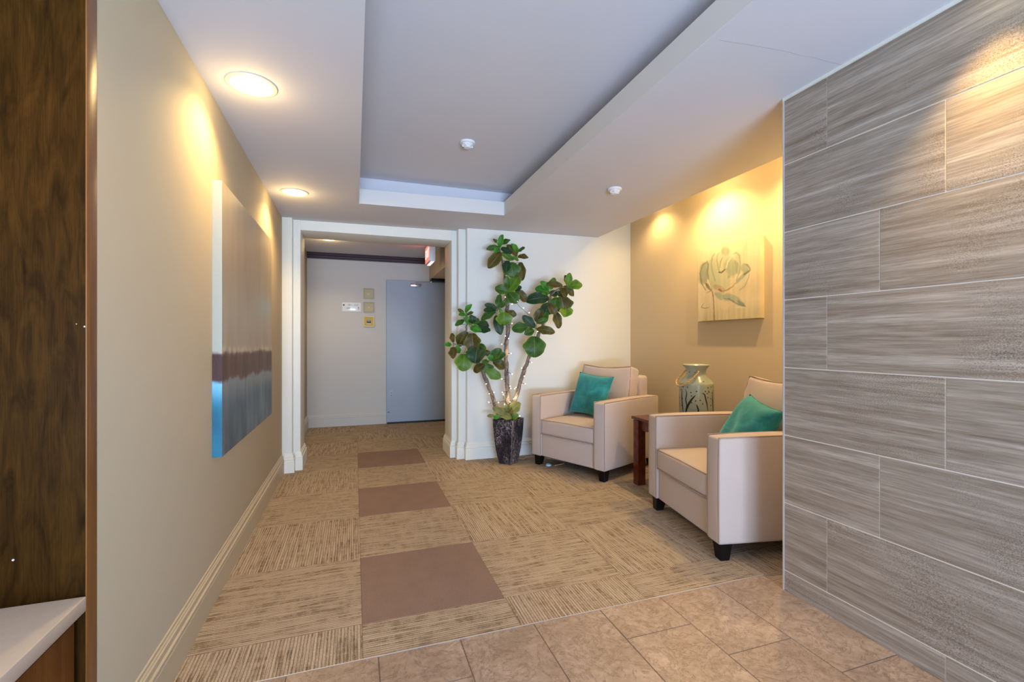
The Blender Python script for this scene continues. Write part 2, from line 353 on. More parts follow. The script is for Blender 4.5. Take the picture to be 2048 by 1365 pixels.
# plant layout in metres: branch point, leaf base, leaf tip, width, colour
LEAVES = [
 (1.29,4.177,2.025,1.28,4.148,2.027,1.292,4.095,2.126,0.045,0),
 (1.29,4.177,2.025,1.291,4.155,2.062,1.358,4.076,2.086,0.037,1),
 (1.29,4.177,2.025,1.282,4.154,2.037,1.175,4.162,2.015,0.035,1),
 (1.29,4.177,2.025,1.274,4.142,2.067,1.227,4.143,2.101,0.019,3),
 (1.29,4.177,2.025,1.278,4.14,2.026,1.241,4.131,1.982,0.049,0),
 (1.29,4.177,2.025,1.294,4.136,1.985,1.18,4.12,1.84,0.091,3),
 (1.29,4.177,2.025,1.301,4.145,1.978,1.246,4.178,1.873,0.07,1),
 (1.416,4.134,1.916,1.298,4.136,2.026,1.371,4.069,1.969,0.062,2),
 (1.416,4.134,1.916,1.303,4.15,1.98,1.413,4.14,1.926,0.054,4),
 (1.416,4.134,1.916,1.451,4.098,1.95,1.361,4.103,2.045,0.05,3),
 (1.416,4.134,1.916,1.463,4.107,1.982,1.39,4.073,2.049,0.046,0),
 (1.416,4.134,1.916,1.458,4.105,1.993,1.499,4.055,2.024,0.033,1),
 (1.416,4.134,1.916,1.443,4.087,1.948,1.509,4.013,1.931,0.029,3),
 (1.416,4.134,1.916,1.401,4.107,1.945,1.457,4.102,1.91,0.033,4),
 (1.397,4.109,1.883,1.371,4.081,1.885,1.396,4.065,1.757,0.135,1),
 (1.397,4.109,1.883,1.465,4.064,1.888,1.471,4.034,1.728,0.049,3),
 (1.397,4.109,1.883,1.347,4.101,1.904,1.319,4.053,1.797,0.074,2),
 (1.369,4.129,1.621,1.351,4.095,1.635,1.329,4.058,1.735,0.06,1),
 (1.369,4.129,1.621,1.362,4.111,1.614,1.445,4.06,1.75,0.106,4),
 (1.369,4.129,1.621,1.358,4.101,1.612,1.249,4.13,1.645,0.082,1),
 (1.369,4.129,1.621,1.364,4.103,1.608,1.417,4.05,1.512,0.11,1),
 (1.369,4.129,1.621,1.431,4.091,1.633,1.518,4.064,1.532,0.077,3),
 (1.369,4.129,1.621,1.421,4.077,1.622,1.463,4.054,1.659,0.048,2),
 (1.264,4.123,1.449,1.253,4.101,1.457,1.276,4.113,1.577,0.057,1),
 (1.264,4.123,1.449,1.25,4.108,1.457,1.142,4.109,1.483,0.048,2),
 (1.264,4.123,1.449,1.252,4.115,1.448,1.135,4.103,1.437,0.031,2),
 (1.264,4.123,1.449,1.234,4.104,1.428,1.115,4.153,1.357,0.045,1),
 (1.264,4.123,1.449,1.232,4.096,1.385,1.27,4.066,1.225,0.066,2),
 (1.297,4.09,1.405,1.296,4.049,1.416,1.303,4.047,1.305,0.132,4),
 (1.297,4.09,1.405,1.321,4.064,1.413,1.404,4.027,1.393,0.062,3),
 (1.297,4.09,1.405,1.277,4.082,1.456,1.312,4.037,1.524,0.033,1),
 (1.297,4.09,1.405,1.284,4.074,1.403,1.265,4.074,1.446,0.028,0),
 (1.775,4.075,1.601,1.752,4.06,1.639,1.679,4.064,1.712,0.063,0),
 (1.775,4.075,1.601,1.761,4.065,1.614,1.651,4.128,1.661,0.082,0),
 (1.775,4.075,1.601,1.763,4.053,1.644,1.798,4.04,1.745,0.063,4),
 (1.858,4.026,1.651,1.862,3.985,1.672,1.733,4.032,1.697,0.059,3),
 (1.775,4.075,1.601,1.759,4.059,1.614,1.836,4.064,1.598,0.057,2),
 (1.775,4.075,1.601,1.761,4.064,1.57,1.555,4.098,1.548,0.11,2),
 (1.858,4.026,1.651,1.848,4.0,1.573,1.878,3.99,1.436,0.169,3),
 (1.858,4.026,1.651,1.802,4.004,1.566,1.777,3.993,1.446,0.1,1),
 (1.858,4.026,1.651,1.893,3.977,1.46,1.86,3.936,1.389,0.106,4),
 (1.858,4.026,1.651,1.897,3.972,1.435,1.954,3.963,1.439,0.05,4),
 (1.858,4.026,1.651,1.798,4.009,1.435,1.812,3.964,1.284,0.069,3),
 (1.738,4.025,1.505,1.732,3.997,1.507,1.698,4.028,1.409,0.118,2),
 (1.738,4.025,1.505,1.728,3.988,1.507,1.767,3.955,1.407,0.074,3),
 (1.738,4.025,1.505,1.663,4.025,1.458,1.623,4.059,1.341,0.081,3),
 (1.738,4.025,1.505,1.713,4.017,1.434,1.679,4.047,1.36,0.087,1),
 (1.622,4.064,1.273,1.601,4.038,1.278,1.494,4.05,1.376,0.074,2),
 (1.622,4.064,1.273,1.538,4.062,1.284,1.415,4.124,1.266,0.093,1),
 (1.622,4.064,1.273,1.603,4.059,1.26,1.51,4.041,1.222,0.068,1),
 (1.622,4.064,1.273,1.612,4.031,1.266,1.743,3.945,1.24,0.068,3),
 (1.622,4.064,1.273,1.613,4.033,1.321,1.7,3.986,1.352,0.05,1),
 (1.622,4.064,1.273,1.599,4.048,1.198,1.587,4.014,1.019,0.18,1),
 (1.916,4.006,1.675,1.902,3.969,1.672,1.913,3.942,1.781,0.059,4),
 (1.916,4.006,1.675,1.913,3.977,1.673,2.027,3.929,1.685,0.088,4),
 (1.916,4.006,1.675,1.915,3.995,1.682,1.901,4.002,1.773,0.022,2),
 (1.916,4.006,1.675,1.88,3.993,1.674,1.96,3.961,1.586,0.05,3),
 (1.858,4.026,1.651,1.87,4.001,1.662,1.87,3.943,1.575,0.063,3),
 (1.858,4.026,1.651,1.813,4.028,1.619,1.877,4.017,1.582,0.047,2),
 (1.775,4.075,1.601,1.726,4.078,1.621,1.718,4.093,1.584,0.057,1),
 (0.999,4.213,1.332,0.965,4.194,1.415,1.009,4.154,1.482,0.046,0),
 (0.999,4.213,1.332,0.958,4.188,1.408,0.905,4.202,1.443,0.023,3),
 (0.999,4.213,1.332,0.974,4.181,1.397,0.905,4.147,1.388,0.049,0),
 (0.999,4.213,1.332,0.98,4.183,1.397,1.019,4.122,1.411,0.023,1),
 (0.999,4.213,1.332,0.959,4.195,1.345,0.877,4.164,1.297,0.043,1),
 (0.999,4.213,1.332,1.028,4.161,1.305,0.952,4.137,1.36,0.055,0),
 (0.999,4.213,1.332,1.04,4.16,1.31,1.011,4.141,1.378,0.069,2),
 (0.999,4.213,1.332,1.045,4.156,1.305,1.082,4.163,1.357,0.049,1),
 (0.999,4.213,1.332,1.071,4.165,1.317,1.154,4.088,1.286,0.075,2),
 (0.999,4.213,1.332,1.063,4.157,1.27,1.169,4.09,1.247,0.072,2),
 (0.999,4.213,1.332,1.009,4.179,1.282,1.084,4.101,1.246,0.063,0),
 (1.017,4.207,1.215,0.979,4.204,1.236,0.914,4.257,1.114,0.093,3),
 (1.017,4.207,1.215,1.026,4.176,1.224,1.033,4.156,1.077,0.133,3),
 (1.017,4.207,1.215,1.078,4.146,1.109,1.038,4.106,0.967,0.155,2),
 (1.017,4.207,1.215,0.959,4.195,1.034,0.946,4.161,0.891,0.144,4),
 (1.017,4.207,1.215,1.1,4.162,1.126,1.121,4.107,1.052,0.064,1),
 (0.871,4.256,1.127,0.859,4.219,1.138,0.853,4.248,1.219,0.046,3),
 (0.871,4.256,1.127,0.851,4.237,1.12,0.785,4.21,1.118,0.038,0),
 (0.871,4.256,1.127,0.868,4.232,1.097,0.851,4.177,1.004,0.075,3),
 (0.871,4.256,1.127,0.901,4.221,1.109,0.912,4.246,1.039,0.055,0),
 (1.183,4.129,0.974,1.171,4.118,1.011,1.145,4.13,1.063,0.052,3),
 (1.183,4.129,0.974,1.183,4.095,0.983,1.256,4.042,1.069,0.08,1),
 (1.183,4.129,0.974,1.193,4.089,0.971,1.304,4.061,1.029,0.069,1),
 (1.183,4.129,0.974,1.212,4.094,0.965,1.308,4.072,0.904,0.08,3),
 (1.183,4.129,0.974,1.167,4.103,0.954,1.107,4.081,0.964,0.046,1),
 (1.183,4.129,0.974,1.138,4.128,0.936,1.05,4.188,0.871,0.075,3),
 (1.183,4.129,0.974,1.155,4.123,0.936,1.186,4.126,0.857,0.092,1),
 (1.183,4.129,0.974,1.149,4.124,0.879,1.268,4.091,0.815,0.086,4),
 (1.183,4.129,0.974,1.188,4.092,0.971,1.173,4.083,1.023,0.046,0),
 (1.339,4.097,0.469,1.323,4.062,0.479,1.212,4.074,0.528,0.058,5),
 (1.339,4.097,0.469,1.346,4.113,0.473,1.346,4.103,0.554,0.059,5),
 (1.339,4.097,0.469,1.363,4.107,0.467,1.448,4.06,0.565,0.089,5),
 (1.339,4.097,0.469,1.271,4.09,0.48,1.356,4.028,0.443,0.055,5),
 (1.339,4.097,0.469,1.282,4.127,0.452,1.231,4.138,0.432,0.037,0),
 (1.339,4.097,0.469,1.22,4.101,0.46,1.165,4.129,0.455,0.017,5),
 (1.339,4.097,0.469,1.386,4.086,0.419,1.433,4.063,0.464,0.046,4),
 (1.339,4.097,0.469,1.337,4.077,0.457,1.347,4.096,0.414,0.049,0),
 (1.339,4.097,0.469,1.362,4.073,0.478,1.405,4.095,0.522,0.046,3),
]
TRUNK_C = [(1.371, 4.15, 0.427), (1.371, 4.15, 0.583), (1.362, 4.153, 0.781), (1.353, 4.156, 1.032), (1.371, 4.15, 1.301), (1.362, 4.153, 1.491), (1.366, 4.151, 1.609)]
TWIG_C = [(1.366, 4.151, 1.585), (1.344, 4.159, 1.727), (1.323, 4.155, 1.867), (1.296, 4.164, 1.985), (1.287, 4.167, 2.103)]
TRUNK_L = [(1.296, 4.164, 0.429), (1.249, 4.17, 0.557), (1.175, 4.185, 0.765), (1.101, 4.199, 0.925), (1.019, 4.216, 1.066), (0.975, 4.231, 1.16)]
TWIG_L = [(0.984, 4.228, 1.141), (0.981, 4.219, 1.229), (0.99, 4.216, 1.323), (0.981, 4.219, 1.43)]
TRUNK_R = [(1.41, 4.147, 0.425), (1.437, 4.138, 0.582), (1.512, 4.123, 0.837), (1.579, 4.111, 1.017), (1.663, 4.092, 1.217), (1.731, 4.08, 1.389), (1.758, 4.071, 1.509)]
TWIG_R = [(1.753, 4.072, 1.494), (1.78, 4.063, 1.59), (1.844, 4.031, 1.651), (1.912, 3.997, 1.679)]
TWIG_A2 = [(1.314, 4.158, 1.905), (1.359, 4.143, 1.905), (1.412, 4.125, 1.914)]
TWIG_C2 = [(1.366, 4.151, 1.538), (1.314, 4.127, 1.506), (1.264, 4.123, 1.449), (1.234, 4.122, 1.448)]
TWIG_C3 = [(1.284, 4.126, 1.468), (1.287, 4.104, 1.429), (1.299, 4.079, 1.4)]
TWIG_H = [(0.992, 4.225, 1.113), (0.928, 4.237, 1.113), (0.869, 4.246, 1.127)]
TWIG_I = [(1.119, 4.193, 0.888), (1.146, 4.152, 0.918), (1.18, 4.119, 0.974)]
TWIG_E = [(1.672, 4.089, 1.236), (1.643, 4.068, 1.254), (1.618, 4.055, 1.273)]
BULBS = [(1.328, 4.101, 1.559), (1.39, 4.08, 1.497), (1.387, 4.081, 1.314), (1.329, 4.1, 1.198), (1.356, 4.091, 1.174), (1.299, 4.111, 1.12), (1.378, 4.084, 1.035), (1.387, 4.081, 0.843), (1.299, 4.111, 0.795), (1.37, 4.087, 0.729), (1.412, 4.072, 0.705), (1.303, 4.109, 0.671), (1.311, 4.107, 0.648), (1.377, 4.084, 0.708), (1.56, 4.022, 0.95), (1.474, 4.051, 0.896), (1.496, 4.044, 0.822), (1.504, 4.041, 0.751), (1.424, 4.068, 0.715), (1.16, 4.158, 0.751), (1.188, 4.148, 0.658), (1.227, 4.135, 0.671), (1.185, 4.149, 0.577), (1.269, 4.121, 0.577), (1.323, 4.103, 0.562), (1.403, 4.075, 0.609), (1.37, 4.087, 0.582), (1.454, 4.058, 0.452), (1.538, 4.029, 1.413), (1.488, 4.047, 1.458), (1.434, 4.065, 1.518), (0.941, 4.232, 1.305), (1.614, 4.004, 1.239)]
LINK = [(1.43, 4.087, 1.52), (1.461, 4.077, 1.472), (1.511, 4.06, 1.427), (1.562, 4.042, 1.374), (1.592, 4.032, 1.338)]
LINK2 = [(1.218, 4.138, 0.564), (1.255, 4.125, 0.582), (1.289, 4.114, 0.582), (1.316, 4.105, 0.591), (1.353, 4.092, 0.577), (1.403, 4.075, 0.6)]
# ------------------------------------------------------------------ the setting
def cz(x, y): return 2.263 + 0.0092*x - 0.0066*y          # the ceiling is a little out of level
YB = 4.38                                                  # lounge end wall
# floor: slab, then tiles and carpet tiles
floor = box('floor', -2.4, 3.0, -3.4, 6.9, -0.10, -0.008, M['floortile'], kind='structure')
gr = box('grout', -1.45, 1.90, -0.95, 1.752, -0.008, -0.0022, M['grout'], floor)
box('front_flooring', -2.4, 1.90, -3.4, -0.955, -0.008, -0.0002, M['floortile'], floor)
def slab_tile(name, x0, x1, y0, y1, mat, rot, z1=0.0, g=0.0016, th=0.006, dz=0.0):
    """one tile; its own origin at its centre; rot turns the weave by a quarter"""
    cx, cy = (x0+x1)/2, (y0+y1)/2; hx, hy = (x1-x0)/2-g, (y1-y0)/2-g
    if rot: hx, hy = hy, hx
    key = (name, round(hx, 4), round(hy, 4), mat.name)
    if key not in slab_tile.c:
        bm = bmesh.new()
        vs = abox(bm, -hx, hx, -hy, hy, -th, 0)
        top = [e for e in bm.edges if all(v.co.z > -1e-6 for v in e.verts)]
        bmesh.ops.bevel(bm, geom=top, offset=0.0011, segments=1, affect='EDGES')
        me = bpy.data.meshes.new(name); bm.to_mesh(me); bm.free(); me.materials.append(mat); slab_tile.c[key] = me
    o = bpy.data.objects.new(name, slab_tile.c[key]); COL.objects.link(o); o.parent = floor
    o.location = (cx, cy, z1+dz); o.rotation_euler = (0, 0, PI/2 if rot else 0); return o
slab_tile.c = {}
# stone tiles 12x24 in, third-bond
for i in range(-4, 7):
    x0 = 0.081+(i)*0.3035-0.0; x1 = x0+0.3035
    off = {0: 1.545, 1: 1.347, 2: 1.150}[i % 3]
    ys = [1.752]; y = off
    while y > -0.95: ys.append(y); y -= 0.606
    ys.append(-0.95)
    for a, b in zip(ys, ys[1:]):
        slab_tile('floor_tile', x0, min(x1, 1.895), b, a, M['floortile'], False, g=0.0018, th=0.0055, dz=random.uniform(-0.0003, 0.0003))
# carpet tiles
cx = [-0.60, 0.0279, 0.6338, 1.2397, 1.8456, 2.4515, 2.868]
cy = [1.7535, 1.9722] + [1.9722+0.6059*k for k in range(1, 8)] + [6.665]
for j in range(len(cy)-1):
    for i in range(len(cx)-1):
        if i >= 1 and False: continue
        col, row = i-1, j-1
        mauve = (col == 0 and row in (0, 2, 4))
        H = (col+row) % 2 == 1
        o = slab_tile('carpet_tile', cx[i], cx[i+1], cy[j], cy[j+1], M['mauve'] if mauve else M['carpet'], not H, g=0.0004, th=0.0075, dz=random.uniform(-0.0004, 0.0004))
        if mauve: o['label'] = 'plain mauve-brown carpet tile'
box('edge_strip', -0.60, 1.90, 1.7515, 1.7540, -0.008, 0.0012, M['metal_trim'], floor)['label'] = 'thin light edging strip between carpet and tile'
box('alcove_subfloor', 1.89, 2.9, 1.60, 1.7535, -0.008, -0.001, M['carpet'], floor)

# walls
wl = box('wall_left', -0.75, -0.60, 1.404, 7.0, -0.05, 2.45, M['wall_left'], kind='structure', bev=0.003)
wb = box('wall_back', 1.03, 3.02, YB, 4.87, -0.05, 2.6, M['wall_back'], kind='structure', bev=0.003)
wr = box('wall_right', 1.881, 3.02, -3.4, 1.62, -0.05, 2.6, M['wallgrout'], kind='structure')
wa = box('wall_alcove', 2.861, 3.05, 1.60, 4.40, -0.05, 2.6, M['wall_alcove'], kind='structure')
wh = box('wall_hall', -0.75, 2.6, 6.665, 6.85, -0.05, 2.6, M['wall_hall'], kind='structure')
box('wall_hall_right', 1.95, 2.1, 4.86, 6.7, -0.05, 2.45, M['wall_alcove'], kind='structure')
box('wall_near_left', -2.45, -2.3, -3.4, 1.36, -0.05, 2.45, M['wall_left'], kind='structure')
wf = bmesh.new()
abox(wf, -2.45, -0.95, -3.35, -3.2, -0.05, 2.45); abox(wf, 1.45, 1.95, -3.35, -3.2, -0.05, 2.45); abox(wf, -0.95, 1.45, -3.35, -3.2, 2.12, 2.45)
for x in (-0.95, 0.22, 1.39): abox(wf, x, x+0.06, -3.33, -3.24, 0, 2.12)
o = bm2('wall_front', wf, M['wall_left']); o['kind'] = 'structure'

# right wall tiles: 0.618 x 0.3118, joints stepping
tw = 0.618
rows = [(-0.002, 0.0923)] + [(0.0923+0.3118*k, 0.0923+0.3118*(k+1)) for k in range(7)]
offs = [1.001, 1.413, 1.207, 1.001, 1.413, 1.207, 1.001, 1.413]
for (z0, z1), of in zip(rows, offs):
    ys = [1.6165]; y = of
    while y > -1.6: ys.append(y); y -= tw
    for a, b in zip(ys, ys[1:]):
        z1c = min(z1, cz(1.88, b)-0.008)
        bm = bmesh.new(); g = 0.0024; hy = (a-b)/2-g*0.6; hz = (z1c-z0)/2-g
        abox(bm, -0.0022, 0.0, -hy, hy, -hz, hz)
        ed = [e for e in bm.edges if all(v.co.x < -0.002 for v in e.verts)]
        bmesh.ops.bevel(bm, geom=ed, offset=0.0008, segments=1, affect='EDGES')
        t_ = bm2('wall_tile', bm, M['walltile'], wr); t_.location = (1.881, (a+b)/2, (z0+z1c)/2)
box('edge_trim', 1.8745, 1.886, 1.6165, 1.6225, 0.0, cz(1.88, 1.62)-0.001, M['metal_trim'], wr)['label'] = 'slim metal corner strip'
prism('ceiling_bead', [(1.874, -3.2), (1.881, -3.2), (1.881, 1.62), (1.874, 1.62)], 'z', 2.255, 2.2555, M['trim'], wr)
bm = bmesh.new(); vs = abox(bm, 1.871, 1.882, -3.2, 1.62, 0, 0.011)
for v in bm.verts: v.co.z += cz(1.88, v.co.y)-0.011
bm2('ceiling_trim', bm, M['trim'], wr)
for o_ in [o for o in COL.objects if o.name.startswith('ceiling_bead')]: bpy.data.objects.remove(o_)

# ceiling: soffit ring with tray, recess ring, lid
def ring(bm, outer, inner, fz0, fz1):
    ox0, ox1, oy0, oy1 = outer; ix0, ix1, iy0, iy1 = inner
    O = [(ox0, oy0), (ox1, oy0), (ox1, oy1), (ox0, oy1)]; I = [(ix0, iy0), (ix1, iy0), (ix1, iy1), (ix0, iy1)]
    def mk(P, f): return [bm.verts.new((x, y, f(x, y))) for x, y in P]
    o0, o1, i0, i1 = mk(O, fz0), mk(O, fz1), mk(I, fz0), mk(I, fz1)
    for k in range(4):
        k2 = (k+1) % 4
        bm.faces.new((o0[k], o0[k2], i0[k2], i0[k])); bm.faces.new((o1[k], i1[k], i1[k2], o1[k2]))
        bm.faces.new((o0[k], o1[k], o1[k2], o0[k2])); bm.faces.new((i0[k], i0[k2], i1[k2], i1[k]))
TX0, TX1, TY0, TY1 = 0.030, 1.238, -0.30, 3.850
bm = bmesh.new()
ring(bm, (-2.45, 2.455, -3.4, 4.60), (TX0, TX1, TY0, TY1), cz, lambda x, y: cz(x, y)+0.118)
ring(bm, (-2.45, 2.455, -3.4, 4.60), (TX0-0.10, TX1+0.11, TY0-0.1, TY1+0.10), lambda x, y: cz(x, y)+0.1181, lambda x, y: 2.50)
abox(bm, -2.45, 3.0, -3.4, 4.9, 2.478, 2.62)
ceil = bm2('ceiling', bm, M['ceiling']); ceil['kind'] = 'structure'
# smooth painted fascia inside the tray
bm = bmesh.new()
ring(bm, (TX0-0.0, TX1, TY0, TY1), (TX0+0.002, TX1-0.002, TY0+0.002, TY1-0.002), lambda x, y: cz(x, y)+0.0005, lambda x, y: cz(x, y)+0.1175)
bm2('tray_fascia', bm, M['fascia'], ceil)
# hairline crack in the ceiling paint
cr = [(1.281, 1.374), (1.389, 1.363), (1.499, 1.353), (1.595, 1.348), (1.649, 1.350), (1.721, 1.343), (1.807, 1.347), (1.868, 1.344)]
tube('crack', [(x, y, cz(x, y)-0.0002) for x, y in cr], 0.0005, simple('crack_line', (0.30, 0.27, 0.24), 0.9, noise=0.1), ceil, 5)
# hall ceiling + beam
box('ceiling_hall', -0.75, 2.1, 4.86, 6.9, 2.325, 2.45, M['ceiling'], kind='structure')
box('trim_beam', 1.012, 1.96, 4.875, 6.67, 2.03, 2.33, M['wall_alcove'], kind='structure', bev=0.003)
# door casing blocks: strips either side, jambs, head
def casing(n, x0, x1, y0, z1=None, y1=4.87):
    x = (x0+x1)/2
    return box(n, x0, x1, y0, y1, -0.02, z1 or cz(x, y0)+0.02, M['trim'], kind='structure', bev=0.0025)
casing('trim_1', -0.601, -0.520, 4.445); casing('trim_2', -0.5195, -0.460, 4.515)
casing('trim_3', 0.905, 0.9565, 4.515); casing('trim_4', 0.957, 1.0295, 4.437)
box('trim_5', -0.4605, 0.9055, 4.515, 4.87, 2.143, 2.30, M['trim'], kind='structure', bev=0.0025)
# baseboards
BP = [(0, 0), (.020, 0), (.020, .103), (.0165, .106), (.0165, .110), (.0195, .113), (.0195, .120), (.013, .124), (.013, .144), (.0085, .148), (.0085, .152), (.0045, .156), (.0045, .166), (0, .168)]
def base(name, p0, p1, out, mat, m0=0, m1=0, kind='structure'):
    """moulding from p0 to p1 with outward normal out; m0/m1 = +1/-1 mitre growth at the ends"""
    d = Vector((p1[0]-p0[0], p1[1]-p0[1])); d.normalize(); bm = bmesh.new(); A, B = [], []
    for t_, z in BP:
        A.append(bm.verts.new((p0[0]+out[0]*t_-d.x*t_*m0, p0[1]+out[1]*t_-d.y*t_*m0, z-0.001)))
        B.append(bm.verts.new((p1[0]+out[0]*t_+d.x*t_*m1, p1[1]+out[1]*t_+d.y*t_*m1, z-0.001)))
    n = len(BP)
    for i in range(n): bm.faces.new((A[i], A[(i+1) % n], B[(i+1) % n], B[i]))
    bm.faces.new(A); bm.faces.new(B[::-1]); o = bm2(name, bm, mat); o['kind'] = kind; return o
base('baseboard_left', (-0.60, 1.404), (-0.60, 4.445), (1, 0), M['basel'], 0, -1)
base('baseboard_strip_left', (-0.580, 4.445), (-0.52, 4.445), (0, -1), M['trim'], 0, 1)
base('baseboard_strip_left_return', (-0.52, 4.445), (-0.52, 4.515), (1, 0), M['trim'], 1, -1)
base('baseboard_jamb_left', (-0.50, 4.515), (-0.46, 4.515), (0, -1), M['trim'], 0, 1)
base('baseboard_jamb_left_return', (-0.46, 4.515), (-0.46, 4.87), (1, 0), M['trim'], 1, 1)
base('baseboard_jamb_right_return', (0.905, 4.87), (0.905, 4.515), (-1, 0), M['trim'], 1, 1)
base('baseboard_jamb_right', (0.905, 4.515), (0.9365, 4.515), (0, -1), M['trim'], 1, 0)
base('baseboard_strip_right_return', (0.957, 4.495), (0.957, 4.437), (-1, 0), M['trim'], 0, 1)
base('baseboard_strip_right', (0.957, 4.437), (1.0095, 4.437), (0, -1), M['trim'], 1, 0)
base('baseboard_back_return', (1.03, 4.417), (1.03, YB), (-1, 0), M['trim'], 0, 1)
base('baseboard_back', (1.03, YB), (2.861, YB), (0, -1), M['trim'], 1, -1)
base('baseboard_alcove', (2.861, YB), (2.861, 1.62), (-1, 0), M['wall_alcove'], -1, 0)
base('baseboard_hall', (-0.60, 6.665), (0.55, 6.665), (0, -1), M['wall_hall'])
base('baseboard_hall_left', (-0.60, 4.87), (-0.60, 6.665), (1, 0), M['wall_hall'])
# dark crown moulding in the hall
cp = [(6.665, 2.248), (6.655, 2.248), (6.652, 2.262), (6.640, 2.268), (6.636, 2.284), (6.618, 2.296), (6.612, 2.312), (6.600, 2.316), (6.600, 2.326), (6.665, 2.326)]
prism('trim_6', cp, 'x', -0.61, 1.014, M['crown'], kind='structure')

# hall door with its closer
d1 = box('door_1', 0.413, 1.42, 6.612, 6.655, 0.022, 1.997, M['door'], kind='structure', bev=0.003)
cl = box('door_closer', 0.735, 0.885, 6.565, 6.612, 1.915, 1.952, M['metal'], d1, bev=0.005)
lathe('closer_spindle', [(0, -0.016), (0.011, -0.016), (0.011, 0.055), (0, 0.055)], M['metal'], cl, 12, (0.803, 6.585, 1.912))
tube('closer_arm', [(0.803, 6.585, 1.972), (0.95, 6.54, 1.975), (1.02, 6.52, 1.975)], 0.005, M['metal'], cl)
tube('closer_link', [(1.02, 6.52, 1.990), (1.02, 6.52, 1.965)], 0.010, M['metal'], cl)
tube('closer_rod', [(1.02, 6.52, 1.975), (1.30, 6.60, 1.985)], 0.004, M['metal'], cl)
box('outlet_plate', 0.455, 0.505, 6.609, 6.612, 0.36, 0.47, M['door'], d1, bev=0.001)
for z in (0.395, 0.432): box('outlet_slot', 0.474, 0.484, 6.6082, 6.6092, z-0.005, z+0.005, M['black'], d1)
tube('door_latch', [(0.425, 6.608, 0.165), (0.455, 6.600, 0.166)], 0.004, M['black'], d1)
box('door_header', 1.02, 1.94, 6.50, 6.655, 1.999, 2.032, M['espresso'], d1)
box('under_door_shade', 0.42, 1.94, 6.60, 6.66, 0.0, 0.020, M['black'], d1)  # black strip stands in for the shade in the gap under the door
# ------------------------------------------------------------------ left corner: wood panel, counter, cabinet
PY = 1.359
t_ = box('wood_wall_panel', -2.28, -0.603, PY, 1.402, 0.0, cz(-1, 1.36)-0.012, M['panel'], bev=0.001)
tag(t_, 'tall dark-stained wooden panel with paint chips at the left edge of the lobby', 'wood panel')
t2 = box('edge_band', -0.6028, -0.5995, PY-0.0015, 1.403, 0.0, cz(-1, 1.36)-0.012, M['panel_edge'], t_, bev=0.0008); t2['label'] = 'lighter brown edge of the panel'
bm = bmesh.new()
for (x, z, r) in [(-0.6045, 0.967+0.217-0.0, 0.0022), (-0.735, 0.652, 0.0028), (-0.965, 1.166, 0.0012), (-0.90, 1.098, 0.0012), (-0.96, 1.34, 0.0011), (-0.62, 1.19, 0.0012)]:
    bmesh.ops.create_icosphere(bm, subdivisions=1, radius=r, matrix=Matrix.Translation((x, PY, z)))
bm2('paint_chip', bm, M['white_plastic'], t_)['kind'] = 'stuff'
ct = box('countertop', -2.25, -0.600, -0.6, PY-0.002, 0.513, 0.5475, M['quartz'], bev=0.0025)
tag(ct, 'speckled light quartz countertop against the dark wood panel', 'countertop')
cb = empty('base_cabinet', (-1.2, 0.4, 0), 0, 'brown wooden base cabinet under the quartz countertop', 'cabinet')
def cbx(n, *a, **k):
    o = box(n, *a, **k); o.parent = cb; o.matrix_parent_inverse = Matrix.Translation((1.2, -0.4, 0)); return o
cbx('body', -2.2, -0.632, -0.58, 1.335, 0.06, 0.512, M['cab'])
cbx('toe_kick', -2.2, -0.68, -0.58, 1.335, 0.0, 0.06, M['espresso'])
cbx('gap_shade', -2.2, -0.640, 1.335, PY-0.003, 0.0, 0.512, M['espresso'])  # near-black block stands in for the shaded gap beside the panel
for y0 in (-0.46, 0.142, 0.744):
    dr = cbx('door', -0.631, -0.612, y0, y0+0.59, 0.07, 0.500, M['cab'], bev=0.002)

# ------------------------------------------------------------------ downlights
def downlight(x, y, z, label, ro=0.100, ri=0.082, lens=None, power=20, col=WARM, spot=2.45, blend=0.75, drop=0.0, group=None, soft=0.045, glow=0.035):
    t_ = empty('recessed_downlight', (x, y, z), 0, label, 'ceiling light', group)
    lathe('trim_ring', [(ri, -0.0005), (ri, -0.004), (ri+0.004, -0.0055), (ro-0.002, -0.0035), (ro, 0.0)], M['ring'], t_, 40)
    lathe('reflector', [(ri, -0.004), (ri*0.97, -0.002), (ri*0.9, 0.0)], M['lamp_cone'], t_, 40)
    lathe('lens', [(0, -0.0035), (ri*0.5, -0.0035), (ri*0.93, -0.0025), (ri*0.97, -0.0015)], lens or M['lens'], t_, 40)
    l = bpy.data.lights.new('downlight_beam', 'SPOT'); l.energy = power; l.color = col; l.spot_size = spot; l.spot_blend = blend; l.shadow_soft_size = soft
    o = bpy.data.objects.new('downlight_beam', l); COL.objects.link(o); o.parent = t_; o.location = (0, 0, -0.012-drop)
    g = bpy.data.lights.new('lens_glow', 'POINT'); g.energy = power*glow; g.color = (1.0, 0.72, 0.32); g.shadow_soft_size = 0.04
    o = bpy.data.objects.new('lens_glow', g); COL.objects.link(o); o.parent = t_; o.location = (0, 0, -0.075)
    return t_
downlight(-0.418, 2.229, cz(-0.418, 2.229), 'lit round downlight nearest the camera, above the blue canvas', power=P_DOWN)
downlight(-0.418, 3.700, cz(-0.418, 3.70), 'lit round downlight in the lobby ceiling just before the hallway opening', power=P_DOWN, ro=0.096, ri=0.078)
downlight(-0.43, 0.74, cz(-0.43, 0.74), 'downlight in the left soffit above the counter', power=P_DOWN)
downlight(1.745, 0.86, cz(1.745, 0.86), 'downlight in the right soffit beside the tiled wall', power=P_DOWN*1.6, spot=1.45, blend=0.9, glow=0.0)
